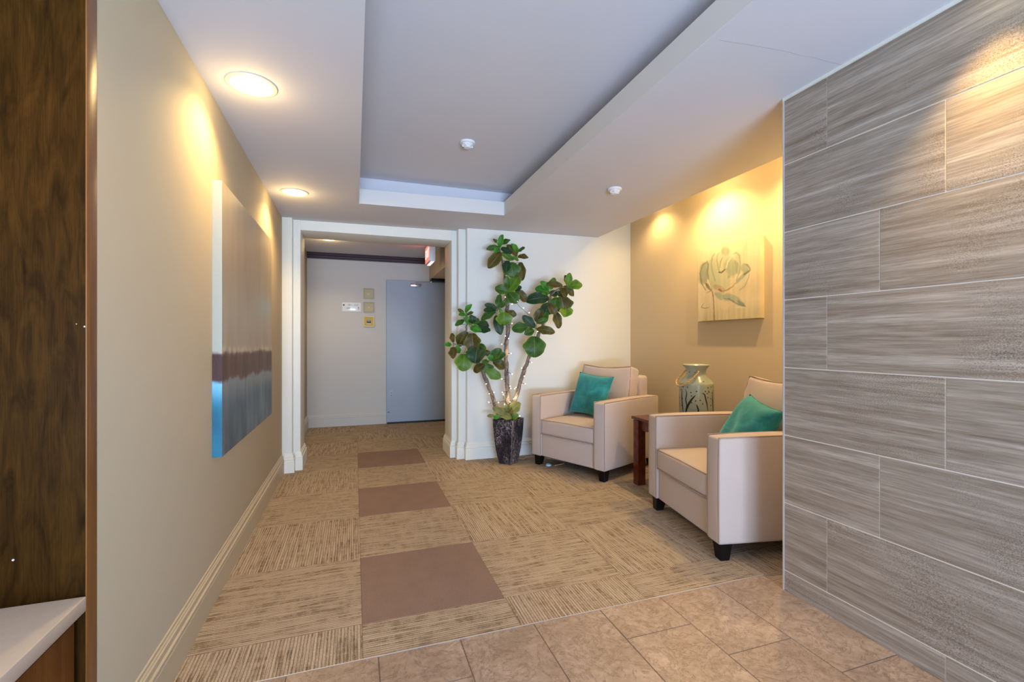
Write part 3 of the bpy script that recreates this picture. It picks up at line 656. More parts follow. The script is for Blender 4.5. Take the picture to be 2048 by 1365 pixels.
downlight(-0.285, 5.72, 2.325, 'small round downlight in the hallway ceiling', power=P_HALL, ro=0.082, ri=0.068, lens=M['lens_hall'], col=(1, 0.74, 0.42))
downlight(1.5, 6.0, 2.03, 'downlight at the hallway turn', power=0.7, ro=0.08, ri=0.065, lens=M['lens_hall'], col=(1, 0.7, 0.35))
for y, k_, lb in ((3.83, 0.24, 'lamp in the ceiling slot above the far armchair'), (3.02, 0.95, 'lamp in the ceiling slot above the side table'), (2.2, 1.0, 'lamp in the ceiling slot above the nearest armchair')):
    downlight(2.70 if y > 3.5 else 2.61, y, 2.478, lb, power=P_ALC*k_, ro=0.06, ri=0.05, col=WARM2, spot=2.5, soft=0.015, group='lamps hidden in the lounge ceiling slot')

# smoke detectors
def detector(x, y, z, label):
    t_ = empty('smoke_detector', (x, y, z), 0, label, 'smoke detector')
    lathe('base', [(0, 0), (0.050, 0), (0.050, -0.010), (0.046, -0.014), (0, -0.014)], M['white_plastic'], t_)
    lathe('sensor_housing', [(0, -0.013), (0.038, -0.013), (0.038, -0.020), (0.034, -0.022), (0.034, -0.027), (0.026, -0.030), (0.026, -0.036), (0.020, -0.041), (0, -0.042)], M['white_plastic'], t_)
    for k in range(6):
        a = k*PI/3; bm = bmesh.new(); abox(bm, 0.024, 0.036, -0.003, 0.003, -0.034, -0.020)
        o = bm2('vent_rib', bm, M['white_plastic'], t_); o.rotation_euler = (0, 0, a)
detector(0.711, 3.015, 2.478, 'round white smoke detector inside the raised ceiling tray')
detector(1.790, 2.945, cz(1.79, 2.945), 'round white smoke detector on the soffit above the lounge chairs')

# exit sign
ex = empty('exit_sign', (0.865, 5.62, 2.325), 0, 'red lit exit sign with a white downlight strip under the hallway ceiling', 'sign')
def exb(n, x0, x1, y0, y1, z0, z1, m, bev=0.0):
    return box(n, x0, x1, y0, y1, z0, z1, m, ex, bev)
exb('housing', -0.035, 0.035, -0.17, 0.17, -0.235, -0.02, M['white_plastic'], 0.004)
exb('ceiling_mount', -0.03, 0.03, -0.06, 0.06, -0.02, 0.0, M['white_plastic'])
exb('face_panel', -0.038, -0.034, -0.155, 0.155, -0.220, -0.035, emis('exit_red_glow', (1.0, 0.06, 0.05), 1.3))
exb('light_strip', -0.016, 0.022, -0.16, 0.16, -0.238, -0.234, emis('exit_strip_glow', (1.0, 0.85, 0.75), 1.2))
def text(name, s, size, mat, parent, loc, rot, ext=0.001, align='CENTER'):
    cu = bpy.data.curves.new(name, 'FONT'); cu.body = s; cu.size = size; cu.extrude = ext; cu.align_x = align; cu.align_y = 'CENTER'
    o = bpy.data.objects.new(name, cu); COL.objects.link(o); o.parent = parent; o.location = loc; o.rotation_euler = rot; cu.materials.append(mat)
    me = bpy.data.meshes.new_from_object(o); me.name = name; bpy.data.objects.remove(o)
    o = bpy.data.objects.new(name, me); COL.objects.link(o); o.parent = parent; o.location = loc; o.rotation_euler = rot; return o
text('exit_lettering', 'EXIT', 0.15, emis('exit_letter_glow', (1.0, 0.45, 0.42), 2.0), ex, (-0.0385, 0, -0.128), (PI/2, 0, -PI/2))
l = bpy.data.lights.new('exit_glow', 'POINT'); l.energy = 0.7; l.color = (1, 0.08, 0.06); l.shadow_soft_size = 0.05
o = bpy.data.objects.new('exit_glow', l); COL.objects.link(o); o.parent = ex; o.location = (-0.12, 0, -0.10)

# small framed plates and room-number sign on the hall wall
gold = simple('brass_frame', (0.34, 0.29, 0.15), 0.45, 0.2, noise=0.1); gold2 = simple('bright_brass_frame', (0.55, 0.38, 0.07), 0.4, 0.2, noise=0.1)
mat_in = simple('cream_mat_board', (0.55, 0.48, 0.30), 0.8, noise=0.08); mat_in2 = simple('yellow_plate', (0.62, 0.44, 0.10), 0.6, noise=0.1)
def frame(xc, zc, lab, fm, im, kind):
    t_ = empty('framed_plate', (xc, 6.665, zc), 0, lab, 'framed plate'); h = 0.070
    bm = bmesh.new()
    for a in ((-h, h, h-0.011, h), (-h, h, -h, -h+0.011), (-h, -h+0.011, -h+0.011, h-0.011), (h-0.011, h, -h+0.011, h-0.011)):
        abox(bm, a[0], a[1], -0.016, 0, a[2], a[3])
    bm2('frame', bm, fm, t_); box('backing', -h+0.010, h-0.010, -0.008, 0, -h+0.010, h-0.010, im, t_)
    if kind == 'screen':
        s = box('display', -0.028, 0.026, -0.013, -0.008, -0.016, 0.018, M['black'], t_, 0.002)
        box('screen_glass', -0.022, 0.020, -0.0136, -0.0129, 0.000, 0.014, simple('grey_screen', (0.20, 0.26, 0.33), 0.2, noise=0.1), s)
        for q in range(4): box('key', -0.022+q*0.012, -0.014+q*0.012, -0.011, -0.008, -0.036, -0.028, M['white_plastic'], t_)
    elif kind == 'button':
        lathe('button', [(0, 0.012), (0.008, 0.012), (0.009, 0.007), (0.009, 0)], M['white_plastic'], t_, 16, (0, 0, 0)).matrix_local = Matrix.Translation((0.002, -0.008, -0.004)) @ Matrix.Rotation(PI/2, 4, 'X')
    else:
        tube('motif', [(-0.020, -0.009, -0.006), (-0.008, -0.010, 0.004), (0.004, -0.010, -0.004), (0.018, -0.009, 0.008)], 0.003, M['white_plastic'], t_)
        tube('motif', [(-0.012, -0.009, -0.012), (0.0, -0.010, -0.010), (0.006, -0.010, 0.002)], 0.003, M['metal'], t_)
frame(0.181, 1.803, 'square dull-brass framed plate, topmost of the three on the hallway wall', gold, mat_in, 'motif')
frame(0.181, 1.617, 'square framed plate with a white button, middle of the three on the hallway wall', gold, mat_in, 'button')
frame(0.183, 1.418, 'square bright yellow framed plate with a small grey display, lowest of three', gold2, mat_in2, 'screen')
sg = empty('room_number_sign', (-0.042, 6.665, 1.612), 0, 'rectangular metal room-number sign with its bright reflection painted white on the hallway wall left of the framed plates', 'sign')
box('plate', -0.122, 0.122, -0.006, 0, -0.062, 0.062, simple('sign_reflection_white', (0.85, 0.88, 0.86), 0.15, noise=0.02), sg, 0.003)  # brushed metal plate, its bright reflection painted in as white
ink = simple('grey_sign_ink', (0.12, 0.14, 0.15), 0.6, noise=0.05)
text('sign_lettering', '101 - 112', 0.036, ink, sg, (0.015, -0.0062, 0.027), (PI/2, 0, 0), 0.0003)
text('sign_lettering', '100', 0.036, ink, sg, (-0.045, -0.0062, -0.017), (PI/2, 0, 0), 0.0003)
lathe('sign_dot', [(0, 0.0006), (0.011, 0.0006), (0.011, 0)], M['black'], sg, 16).matrix_local = Matrix.Translation((-0.100, -0.006, 0.027)) @ Matrix.Rotation(PI/2, 4, 'X')
prism('sign_arrow', [(0.086, -0.035), (0.092, -0.035), (0.092, -0.008), (0.100, -0.012), (0.089, 0.006), (0.078, -0.012), (0.086, -0.008)], 'y', -0.0064, -0.006, ink, sg)

# ------------------------------------------------------------------ painted canvases
def vnoise(x, y, seed=0):
    rs = np.random.RandomState(seed); g = rs.rand(64, 64)
    xi = np.floor(x).astype(int); yi = np.floor(y).astype(int); fx = x-xi; fy = y-yi
    fx = fx*fx*(3-2*fx); fy = fy*fy*(3-2*fy)
    a = g[xi % 64, yi % 64]; b = g[(xi+1) % 64, yi % 64]; c = g[xi % 64, (yi+1) % 64]; d = g[(xi+1) % 64, (yi+1) % 64]
    return (a*(1-fx)+b*fx)*(1-fy)+(c*(1-fx)+d*fx)*fy
def fbm(x, y, seed=0, o=4):
    s = 0; a = 0.5; t = 0
    for k in range(o): s = s+a*vnoise(x*2**k, y*2**k, seed+k); t += a; a *= 0.55
    return s/t
def sstep(a, b, x): 
    t = np.clip((x-a)/(b-a), 0, 1); return t*t*(3-2*t)
def lin(c): 
    c = np.array(c, float)/255; return np.where(c <= 0.04045, c/12.92, ((c+0.055)/1.055)**2.4)
def painted(name, W, H, D, nu, nv, colf, xf, parent, rough=0.5):
    """canvas: front face W x H, wrap depth D; local x=width, y=-D front, z up; colf(u, v, side)->srgb"""
    bm = bmesh.new(); cl = bm.loops.layers.float_color.new('paint'); 
    us = np.linspace(0, 1, nu+1); vs = np.linspace(0, 1, nv+1); nd = 4
    def patch(P, Cc, nI, nJ):
        V = [[bm.verts.new(P[i][j]) for j in range(nJ+1)] for i in range(nI+1)]
        for i in range(nI):
            for j in range(nJ):
                f = bm.faces.new((V[i][j], V[i+1][j], V[i+1][j+1], V[i][j+1]))
                for lp, (a, b) in zip(f.loops, ((i, j), (i+1, j), (i+1, j+1), (i, j+1))):
                    lp[cl] = (*Cc[a][b], 1)
    U, V_ = np.meshgrid(us, vs, indexing='ij'); C0 = lin(colf(U, V_, 0))
    patch([[(u*W-W/2, -D, v*H-H/2) for v in vs] for u in us], C0, nu, nv)
    ds = np.linspace(0, 1, nd+1)
    for sx, uu in ((-1, 0.0), (1, 1.0)):
        Ud, Vd = np.meshgrid(uu + 0*ds, vs, indexing='ij'); Cs = lin(colf(Ud+sx*0.03*ds[:, None], Vd, sx))
        patch([[(sx*W/2, -D+d*D, v*H-H/2) for v in vs] for d in ds], Cs, nd, nv)
    for sz, vv in ((-1, 0.0), (1, 1.0)):
        Ud, Vd = np.meshgrid(us, vv + 0*ds, indexing='ij'); Cs = lin(colf(Ud, Vd, 2*sz))
        patch([[(u*W-W/2, -D+d*D, sz*H/2) for d in ds] for u in us], Cs, nu, nd)
    bmesh.ops.remove_doubles(bm, verts=bm.verts, dist=1e-5)
    t = NT(name+'_paint', rough, spec=0.4); at_ = t.n('ShaderNodeVertexColor', layer_name='paint'); 
    v = t.coord('Object'); t.col(at_.outputs['Color']); t.bump(t.noise(v, 90, 4), 0.25, 0.002)
    o = bm2(name, bm, t.m, parent); return o
def seascape(u, v, side):
    x = u*4.2; n = fbm(x*2+3, v*5, 3); st = fbm(x*5, v*2.6, 9)
    top = np.stack([172+20*(n-.5), 160+18*(n-.5), 138+22*(n-.5)], -1)  # front paint dulled: the veil of grazing reflection is put into the colour
    g = sstep(0.25, 0.55, v)[..., None]*0
    mid = np.stack([176+0*n, 172+0*n, 158+0*n], -1)
    k = (np.exp(-((v-0.52)/0.12)**2)*0.8)[..., None]; top = top*(1-k)+mid*k
    pb = (np.exp(-((v-0.60)/0.06)**2)*np.exp(-((u-0.8)/0.2)**2))[..., None]; top = top*(1-pb)+np.array([166, 178, 178])*pb
    top = top-((st-.5)*14)[..., None]
    h1 = 0.380-0.014*u+0.022*(fbm(x*2.3, v*0+2, 5)-.5)+0.008*(fbm(x*12, v*0+4, 15)-.5); h0 = 0.276-0.03*u+0.06*(fbm(x*1.6, v*0+7, 6)-.5)+0.02*(fbm(x*9, v*0+1, 16)-.5)
    br = np.stack([98+60*(st-.5), 74+46*(st-.5), 58+36*(st-.5)], -1)
    bl = np.stack([92+60*(n-.5), 110+55*(n-.5), 122+50*(n-.5)], -1)-((st-.5)*50)[..., None]
    lt = sstep(0.12, 0.0, h0-v)[..., None]; bl = bl*(1-lt*0.75)+np.array([150, 158, 160])*lt*0.75
    if side == -1:
        top = top*0+np.array([168, 170, 156]); br = br*0+np.array([60, 24, 10])+((n-.5)*60)[..., None]
        bl = np.array([20, 104, 132])+((n-.5)*70)[..., None]; bl = bl*(1-lt)+np.array([120, 190, 222])*lt
    fo = np.exp(-((v-h1-0.012)/0.014)**2)*sstep(.35, .6, fbm(x*7, v*14, 12)); 
    m1 = sstep(-0.006, 0.006, v-h1)[..., None]; m0 = sstep(-0.008, 0.008, v-h0)[..., None]
    c = bl*(1-m0)+br*m0; c = c*(1-m1)+top*m1
    if side == 0:
        fo = fo[..., None]; c = c*(1-fo)+np.array([200, 190, 172])*fo
        ln = (np.exp(-((u-0.70)/0.006)**2)*sstep(0.05, 0.1, v)*sstep(h0, h0-0.06, v))[..., None]; c = c*(1-ln)+np.array([80, 170, 200])*ln
        ln = (np.exp(-((u-0.36)/0.008)**2)*sstep(h1, h1-0.06, v))[..., None]*0.5; c = c*(1-ln)+np.array([70, 74, 82])*ln
        dr = (np.exp(-((u-0.66)/0.01)**2)*sstep(h0, h0+.03, v)*sstep(h1, h1-.02, v))[..., None]*.6; c = c*(1-dr)+np.array([50, 40, 44])*dr
    return np.clip(c, 0, 255)
r_ = empty('seascape_canvas', (-0.5995, 3.0205, 1.2495), PI/2, 'large wrapped canvas of a grey and blue abstract seascape on the left wall', 'painting')
painted('canvas_print', 1.303, 1.235, 0.0385, 120, 130, seascape, None, r_, 0.42)
def P2(x, y):
    u = (x-100)/766; t = 385-180*u; b = 1255-30*u; return u, 1-(y-t)/(b-t)
SK = []
def stroke(pts, wd, c, a=0.8, taper=True): SK.append(([P2(*p) for p in pts], wd/800, c, a, taper))
G1, G2, G3, CR, BR = (150, 160, 138), (118, 124, 108), (90, 92, 76), (232, 222, 190), (150, 112, 82)
stroke([(190, 600), (180, 720)], 120, (140, 148, 126), .85, False); stroke([(460, 385), (480, 400)], 80, (142, 158, 134), .85, False)
stroke([(300, 560), (330, 760)], 150, (176, 184, 150), .9, False); stroke([(440, 560), (430, 760)], 200, (192, 194, 158), .9, False)
stroke([(520, 560), (560, 620)], 130, (152, 166, 138), .85, False); stroke([(620, 480), (630, 640)], 60, (178, 186, 154), .85, False)
stroke([(690, 600), (720, 620)], 80, (160, 170, 142), .85, False); stroke([(640, 780), (700, 720)], 70, (206, 204, 174), .8, False)
stroke([(240, 510), (170, 560), (130, 660), (150, 780), (210, 870)], 14, G2); stroke([(225, 500), (245, 560), (235, 640), (250, 740)], 16, G2)
stroke([(335, 415), (300, 460), (285, 540), (300, 640), (340, 760)], 18, G1); stroke([(400, 400), (370, 440), (360, 500), (380, 590), (395, 650)], 22, G1)
stroke([(385, 650), (420, 655), (465, 615)], 14, (60, 62, 50)); stroke([(435, 468), (408, 520), (402, 590)], 12, G2)
stroke([(560, 430), (600, 415), (640, 450), (650, 540), (640, 650), (600, 760)], 16, G1); stroke([(580, 510), (612, 560), (605, 665)], 30, (150, 155, 130))
stroke([(600, 790), (660, 720), (710, 670), (760, 630)], 36, G1); stroke([(690, 690), (760, 640)], 12, G3); stroke([(690, 555), (730, 570), (760, 620)], 10, G2)
stroke([(750, 650), (745, 720), (700, 830), (640, 880)], 12, G1); stroke([(420, 890), (500, 870), (560, 830), (590, 790)], 12, BR)
stroke([(210, 790), (250, 830), (290, 872)], 34, (120, 104, 84)); stroke([(340, 830), (400, 850), (440, 880)], 50, (176, 142, 112), .6, False)
stroke([(380, 860), (430, 885)], 16, (140, 92, 70)); stroke([(340, 915), (430, 960), (520, 985)], 60, (150, 170, 152)); stroke([(480, 930), (600, 990), (690, 1075)], 55, (158, 172, 150))
stroke([(450, 975), (520, 985), (600, 1040), (705, 1085)], 12, G2); stroke([(620, 1010), (700, 1080)], 30, (132, 138, 116))
stroke([(300, 890), (312, 950), (322, 1080), (328, 1240)], 12, (128, 98, 76), .8, False); stroke([(185, 1030), (150, 1080), (200, 1095), (260, 1085)], 9, G2)
stroke([(560, 440), (500, 520), (480, 600)], 22, CR); stroke([(235, 740), (280, 850)], 14, CR); stroke([(440, 1000), (455, 1080), (520, 1050)], 60, (226, 208, 168))
stroke([(215, 905), (290, 880)], 8, G3); stroke([(500, 720), (515, 700)], 30, (160, 166, 138)); stroke([(600, 1085), (700, 1090)], 14, CR)
def flower(u, v, side):
    n = fbm(u*5, v*5, 31); st = fbm(u*26, v*2.0, 33)
    c = np.stack([222+24*(n-.5), 208+22*(n-.5), 172+24*(n-.5)], -1)-((st-.45)*22)[..., None]
    lo = sstep(0.25, 0.0, v)[..., None]*0.5; c = c*(1-lo)+(np.array([196, 184, 140])-((st-.5)*60)[..., None])*lo
    if side != 0: return np.clip(c*0.98, 0, 255)
    wob = (fbm(u*18, v*18, 41)-.5)*0.014
    for pts, wd, col, al, tp in SK:
        best = np.full(u.shape, 9.0); bt = np.zeros(u.shape); n_ = len(pts)-1
        for i in range(n_):
            (ax, ay), (bx, by) = pts[i], pts[i+1]; dx, dy = bx-ax, by-ay; L = dx*dx+dy*dy+1e-9
            t = np.clip(((u-ax)*dx+(v-ay)*dy)/L, 0, 1); d = np.hypot(u-ax-t*dx, v-ay-t*dy)
            m = d < best; best = np.where(m, d, best); bt = np.where(m, (i+t)/n_, bt)
        ww = wd*0.5*(np.sqrt(np.clip(1-(2*bt-1)**2*0.85, 0, 1)) if tp else 1.0)
        soft = max(0.006, wd*0.25)
        a = al*sstep(soft, -soft*0.6, best+wob-ww)*(0.75+0.5*(st-.3)); a = np.clip(a, 0, 1)[..., None]
        c = c*(1-a)+np.array(col)*a
    return np.clip(c, 0, 255)
r_ = empty('flower_canvas', (2.8605, 2.955, 1.627), -PI/2, 'square canvas with a painted pale flower on the lounge wall', 'painting')
painted('canvas_print', 0.650, 0.612, 0.040, 150, 140, flower, None, r_, 0.7)

# ------------------------------------------------------------------ armchairs
CW, CD, CA, CB, CT = 0.824, 0.844, 0.649, 0.091, 0.113
def path_rect(x0, x1, z0, z1, y, r=0.02, n=4, closed=True, bow=0.0):
    pts = []
    for cx_, cz_, a0 in ((x1-r, z1-r, 0), (x0+r, z1-r, 90), (x0+r, z0+r, 180), (x1-r, z0+r, 270)):
        for k in range(n+1):
            a = math.radians(a0+90*k/n); pts.append((cx_+r*math.cos(a), y, cz_+r*math.sin(a)))
    return pts+[pts[0]]
def armchair(loc, rz, label, group, du=0.0, dv=0.0):
    t_ = empty('armchair', loc, rz, label, 'armchair', group)
    for s in (-1, 1):
        xc = s*(CW/2-CT/2)
        def armfn(v, u):
            v = Vector(v)
            if u[2] > 0.3: v.z += -0.006*abs(u[1])**3
            return v
        arm = rbox('armrest', (CT, CD, CA-CB), 0.016, M['linen'], t_, (xc, CD/2, (CA+CB)/2), (0.004, 0.004, 0.006), 8, armfn)
        for e in (-1, 1):
            xe = xc+e*(CT/2-0.0045); 
            tube('piping', spline([(xe, CD-0.03, CA-0.010), (xe, CD*0.6, CA-0.001), (xe, 0.05, CA-0.002), (xe, 0.010, CA-0.006), (xe, 0.003, CA-0.030), (xe, 0.001, CA*0.5), (xe, 0.003, CB+0.012)], 5), 0.0032, M['piping'], arm, 6)
    rbox('seat_base', (CW-2*CT+0.004, CD-0.03, 0.205), 0.010, M['linen'], t_, (0, CD/2+0.004, CB+0.1025), (0, 0.003, 0), 6)
    sc = rbox('seat_cushion', (CW-2*CT-0.004, 0.62, 0.132), 0.020, M['linen'], t_, (0, 0.313, 0.3625), (0.0, 0.008, 0.020), 12)
    hw = (CW-2*CT-0.004)/2
    for z, dz in ((0.4255, 0.010), (0.299, -0.003)):
        tube('piping', spline([(-hw+0.002, 0.45, z+0.001), (-hw+0.003, 0.05, z), (-hw+0.018, 0.006, z), (0, -0.001, z+dz*0.6), (hw-0.018, 0.006, z), (hw-0.003, 0.05, z), (hw-0.002, 0.45, z+0.001)], 6), 0.0036, M['piping'], sc, 6)
    rbox('back_frame', (CW-2*CT+0.02, 0.135, 0.56), 0.03, M['linen'], t_, (0, CD-0.075, 0.545), (0, 0.01, 0.008), 8)
    R = Matrix.Rotation(math.radians(-14), 4, 'X'); bw, bd, bh = CW-2*CT-0.012, 0.15, 0.455
    bc = (du, 0.612+dv, 0.672)
    def earfn(v, u):
        v = Vector(v)
        k = abs(u[0])*max(0, u[2]); v.z += 0.018*(abs(u[0])**4)*max(0, u[2]) - 0.010*(1-u[0]**2)*max(0, u[2])
        v.y += 0.006*math.sin(u[2]*11+u[0]*3)*abs(u[0])**3*(1-abs(u[1]))
        v.x -= 0.022*u[0]*max(0, u[2])**2; v.x += 0.004*math.sin(u[2]*16)*abs(u[0])**5*(1 if u[0] > 0 else -1)
        return v
    ck = rbox('back_cushion', (bw, bd, bh), 0.03, M['linen'], t_, bc, (0.0, 0.035, 0.0), 14, earfn, R.to_3x3())
    def loc2(x, y, z): return tuple(R.to_3x3() @ Vector((x, y, z)) + Vector(bc))
    for yy in (-1, 1):
        P = []
        for a, z in ((-1, -1), (-1, 0), (-1, 1), (0, 1), (1, 1), (1, 0), (1, -1)):
            x_ = a*(bw/2-0.006-(0.020 if z > 0 else 0)); z_ = z*(bh/2-0.006)
            z_ += (0.013 if z > 0 and a else (-0.010 if z > 0 else 0))
            P.append(loc2(x_, yy*(bd/2-0.008), z_))
        pts = spline(P[0:3], 5)[:-1] + spline(P[2:5], 8)[:-1] + spline(P[4:7], 5)
        tube('piping', pts, 0.0036, M['piping'], ck, 6)
    for sx in (-1, 1):
        for sy in (0, 1):
            cx_ = sx*(CW/2-0.055); cy_ = 0.055 if sy == 0 else CD-0.06
            bm = bmesh.new(); vs = abox(bm, cx_-0.037, cx_+0.037, cy_-0.037, cy_+0.037, 0.0, CB+0.004)
            for v in vs:
                if v.co.z < 0.01:
                    v.co.x = cx_+(v.co.x-cx_)*0.70+sx*0.008; v.co.y = cy_+(v.co.y-cy_)*0.70+(-0.006 if sy == 0 else 0.006)
            bmesh.ops.bevel(bm, geom=list(bm.edges), offset=0.003, segments=1, affect='EDGES')
            bm2('leg', bm, M['espresso'], t_)
    return t_
armchair((1.7347, 3.6561, 0.0005), -1.1473, 'oatmeal upholstered armchair in the corner beside the potted fig tree', 'oatmeal armchairs in the lounge corner')
armchair((1.8517, 2.3199, 0.0005), -1.7483, 'oatmeal upholstered armchair nearest the camera, partly hidden by the tiled wall', 'oatmeal armchairs in the lounge corner', 0.045, 0.03)

# throw pillows
def pillow(cc, ca, u, v, z, lean, roll, yaw, label, size=0.40, th=0.15):
    t_ = empty('throw_pillow', (0, 0, 0), 0, label, 'cushion', 'teal velvet pillows on the armchairs')
    bm = bmesh.new(); n = 22; S = size/2
    for sgn in (-1, 1):
        V = []
        for i in range(n+1):
            row = []
            for j in range(n+1):
                a = 2*i/n-1; b = 2*j/n-1
                x = S*a*(1-0.09*(1-b*b)); y_ = S*b*(1-0.09*(1-a*a))
                t = (max(0, 1-a**4)*max(0, 1-b**4))**0.62*th/2
                t += 0.006*math.sin(7*a+3*b)*(1-a*a)*(1-b*b)
                if a*a > 0.999 or b*b > 0.999: t = 0
                row.append(bm.verts.new((x, sgn*t, y_)))
            V.append(row)
        for i in range(n):
            for j in range(n): bm.faces.new((V[i][j], V[i+1][j], V[i+1][j+1], V[i][j+1]))
    bmesh.ops.remove_doubles(bm, verts=bm.verts, dist=1e-5)
    o = bm2('cover', bm, M['velvet'], t_, True, 80)
    q = [(-S, 0, -S)]
    def edge(k, t):
        e = [(-1, -1, 1, -1), (1, -1, 1, 1), (1, 1, -1, 1), (-1, 1, -1, -1)][k]; a = e[0]+(e[2]-e[0])*t; b = e[1]+(e[3]-e[1])*t
        return (S*a*(1-0.09*(1-b*b)), 0, S*b*(1-0.09*(1-a*a)))
    pts = [edge(k, t/6) for k in range(4) for t in range(6)]; pts.append(pts[0])
    tube('seam', pts, 0.0022, M['velvet'], o, 6)
    m = Matrix.Translation((cc[0], cc[1], 0)) @ Matrix.Rotation(ca, 4, 'Z') @ Matrix.Translation((u, v, z)) @ Matrix.Rotation(math.radians(yaw), 4, 'Z') @ Matrix.Rotation(math.radians(-lean), 4, 'X') @ Matrix.Rotation(math.radians(roll), 4, 'Y')
    t_.matrix_world = m
    return t_
pillow((1.7347, 3.6561), -1.1473, -0.035, 0.405, 0.648, 20, 4, 0, 'teal velvet throw pillow on the armchair beside the fig tree')
pillow((1.8517, 2.3199), -1.7483, 0.075, 0.40, 0.612, 30, 9, -6, 'teal velvet throw pillow on the armchair nearest the camera', th=0.16)

# ------------------------------------------------------------------ side table and lantern jar
st = empty('side_table', (2.42, 3.0, 0), 0, 'small dark cherry-wood side table between the two armchairs', 'side table')
box('table_top', -0.300, 0.300, -0.232, 0.232, 0.522, 0.544, M['table'], st, 0.002)
for sx in (-1, 1):
    for sy in (-1, 1):
        cx_ = sx*(0.30-0.045); cy_ = sy*(0.232-0.045)
        box('leg', cx_-0.034, cx_+0.034, cy_-0.034, cy_+0.034, 0.0, 0.516, M['table'], st, 0.002)
for sy in (-1, 1): box('apron', -0.221, 0.221, sy*0.187-0.012, sy*0.187+0.012, 0.44, 0.522, M['table'], st)
for sx in (-1, 1): box('apron', sx*0.255-0.012, sx*0.255+0.012, -0.153, 0.153, 0.44, 0.522, M['table'], st)
jar = empty('ceramic_lantern_jar', (2.45, 2.867, 0.5445), 0, 'sage green pierced ceramic jar with a rope handle on the side table', 'jar')
prof = [(0, 0), (0.105, 0), (0.118, 0.006), (0.122, 0.02), (0.123, 0.27), (0.124, 0.284), (0.120, 0.293), (0.098, 0.318), (0.078, 0.338), (0.070, 0.352), (0.068, 0.372), (0.073, 0.392), (0.084, 0.410), (0.094, 0.419), (0.096, 0.425), (0.092, 0.428), (0.084, 0.424), (0.068, 0.405), (0.060, 0.375), (0.060, 0.33)]
lathe('jar_body', prof, M['glaze'], jar, 40)
def rad(z):
    for (r0, z0), (r1, z1) in zip(prof[1:], prof[2:]):
        if z0 <= z <= z1 and z1 > z0: return r0+(r1-r0)*(z-z0)/(z1-z0)
    return 0.123
# camera-facing azimuth of the jar is about -130 deg
bm = bmesh.new()
def dot(az, z, r=0.0048, e=1.2):
    a = math.radians(az); R_ = rad(z)
    m = Matrix.Translation((R_*math.cos(a), R_*math.sin(a), z)) @ Matrix.Rotation(a, 4, 'Z') @ Matrix.Diagonal((0.12, 1, e, 1))
    bmesh.ops.create_icosphere(bm, subdivisions=1, radius=r, matrix=m)
random.seed(5)
for az, z in [(-152, .305), (-104, .305), (-178, .262), (-160, .262), (-90, .262), (-130, .235), (-148, .225), (-100, .235), (-93, .220), (-146, .200), (-88, .235), (-133, .165), (-118, .170), (-146, .150), (-110, .145), (-90, .19), (-125, .09), (-140, .06), (-112, .06)]: dot(az, z)
for az in range(-80, 180, 17):
    for z in (.06, .12, .17, .23, .262): dot(az+random.uniform(-5, 5), z+random.uniform(-.012, .012))
for z, a0 in ((.372, -175), (.372, -138)): dot(a0, z, 0.005)
def wrapstroke(pts, wid):
    P = []
    for az, z in pts:
        a = math.radians(az); R_ = rad(z)+0.0004; P.append((R_*math.cos(a), R_*math.sin(a), z))
    s = spline(P, 5); n_ = len(s); tp = [max(0.0006, wid*math.sin(PI*min(1, max(0.04, (i+0.5)/n_)))**0.7) for i in range(n_)]
    k0 = len(bm.verts); tube_bm(bm, s, wid, 6, True, tp)
    bm.verts.ensure_lookup_table()
    for v in bm.verts[k0:]:
        r = math.hypot(v.co.x, v.co.y); R_ = rad(v.co.z); k = (R_+(r-R_)*0.15)/r; v.co.x *= k; v.co.y *= k
for sh in (0, 120, 240):
    wrapstroke([(-133+sh, .205), (-140+sh, .190), (-150+sh, .160), (-160+sh, .120), (-166+sh, .08), (-170+sh, .03)], 0.008)
    wrapstroke([(-112+sh, .222), (-104+sh, .215), (-99+sh, .180), (-94+sh, .14), (-90+sh, .09)], 0.006)
    wrapstroke([(-168+sh, .245), (-163+sh, .215), (-167+sh, .17), (-163+sh, .13), (-168+sh, .09)], 0.005)
    wrapstroke([(-184+sh, .24), (-186+sh, .19), (-183+sh, .13), (-178+sh, .06)], 0.006)
    wrapstroke([(-130+sh, .14), (-124+sh, .10), (-122+sh, .05)], 0.006)
cu_ = bm2('cutout', bm, M['cutout'], jar, True); cu_['kind'] = 'stuff'; cu_['label'] = 'dark pierced holes and branch pattern'
def jp(az, z, r): a = math.radians(az); return Vector((r*math.cos(a), r*math.sin(a), z))
rp = spline([jp(-122, .380, .072), jp(-122, .375, .092), jp(-135, .345, .118), jp(-152, .305, .136), jp(-172, .275, .146), jp(-192, .272, .150), jp(-214, .300, .142), jp(-236, .345, .110), jp(-245, .378, .084), jp(-246, .382, .070)], 8)
for ph in (0, PI):
    pts = []
    for i, p in enumerate(rp):
        t = (rp[min(i+1, len(rp)-1)]-rp[max(i-1, 0)]).normalized(); n = t.cross(Vector((0, 0, 1))).normalized(); b = t.cross(n)
        a = i*0.9+ph; pts.append(p+(n*math.cos(a)+b*math.sin(a))*0.0034)
    tube('rope_handle', pts, 0.0043, M['rope'], jar, 6)
tube('rope_knot', [jp(-122, .372, .080), jp(-122, .386, .080)], 0.0065, M['rope'], jar, 8)
# ------------------------------------------------------------------ potted fiddle-leaf fig
PX, PYY = 1.373, 4.147
fig = empty('potted_fiddle_leaf_fig', (PX, PYY, 0), 0, 'tall artificial fiddle-leaf fig with three trunks in a tapered black pot', 'plant')
def rel(p): return (p[0]-PX, p[1]-PYY, p[2])
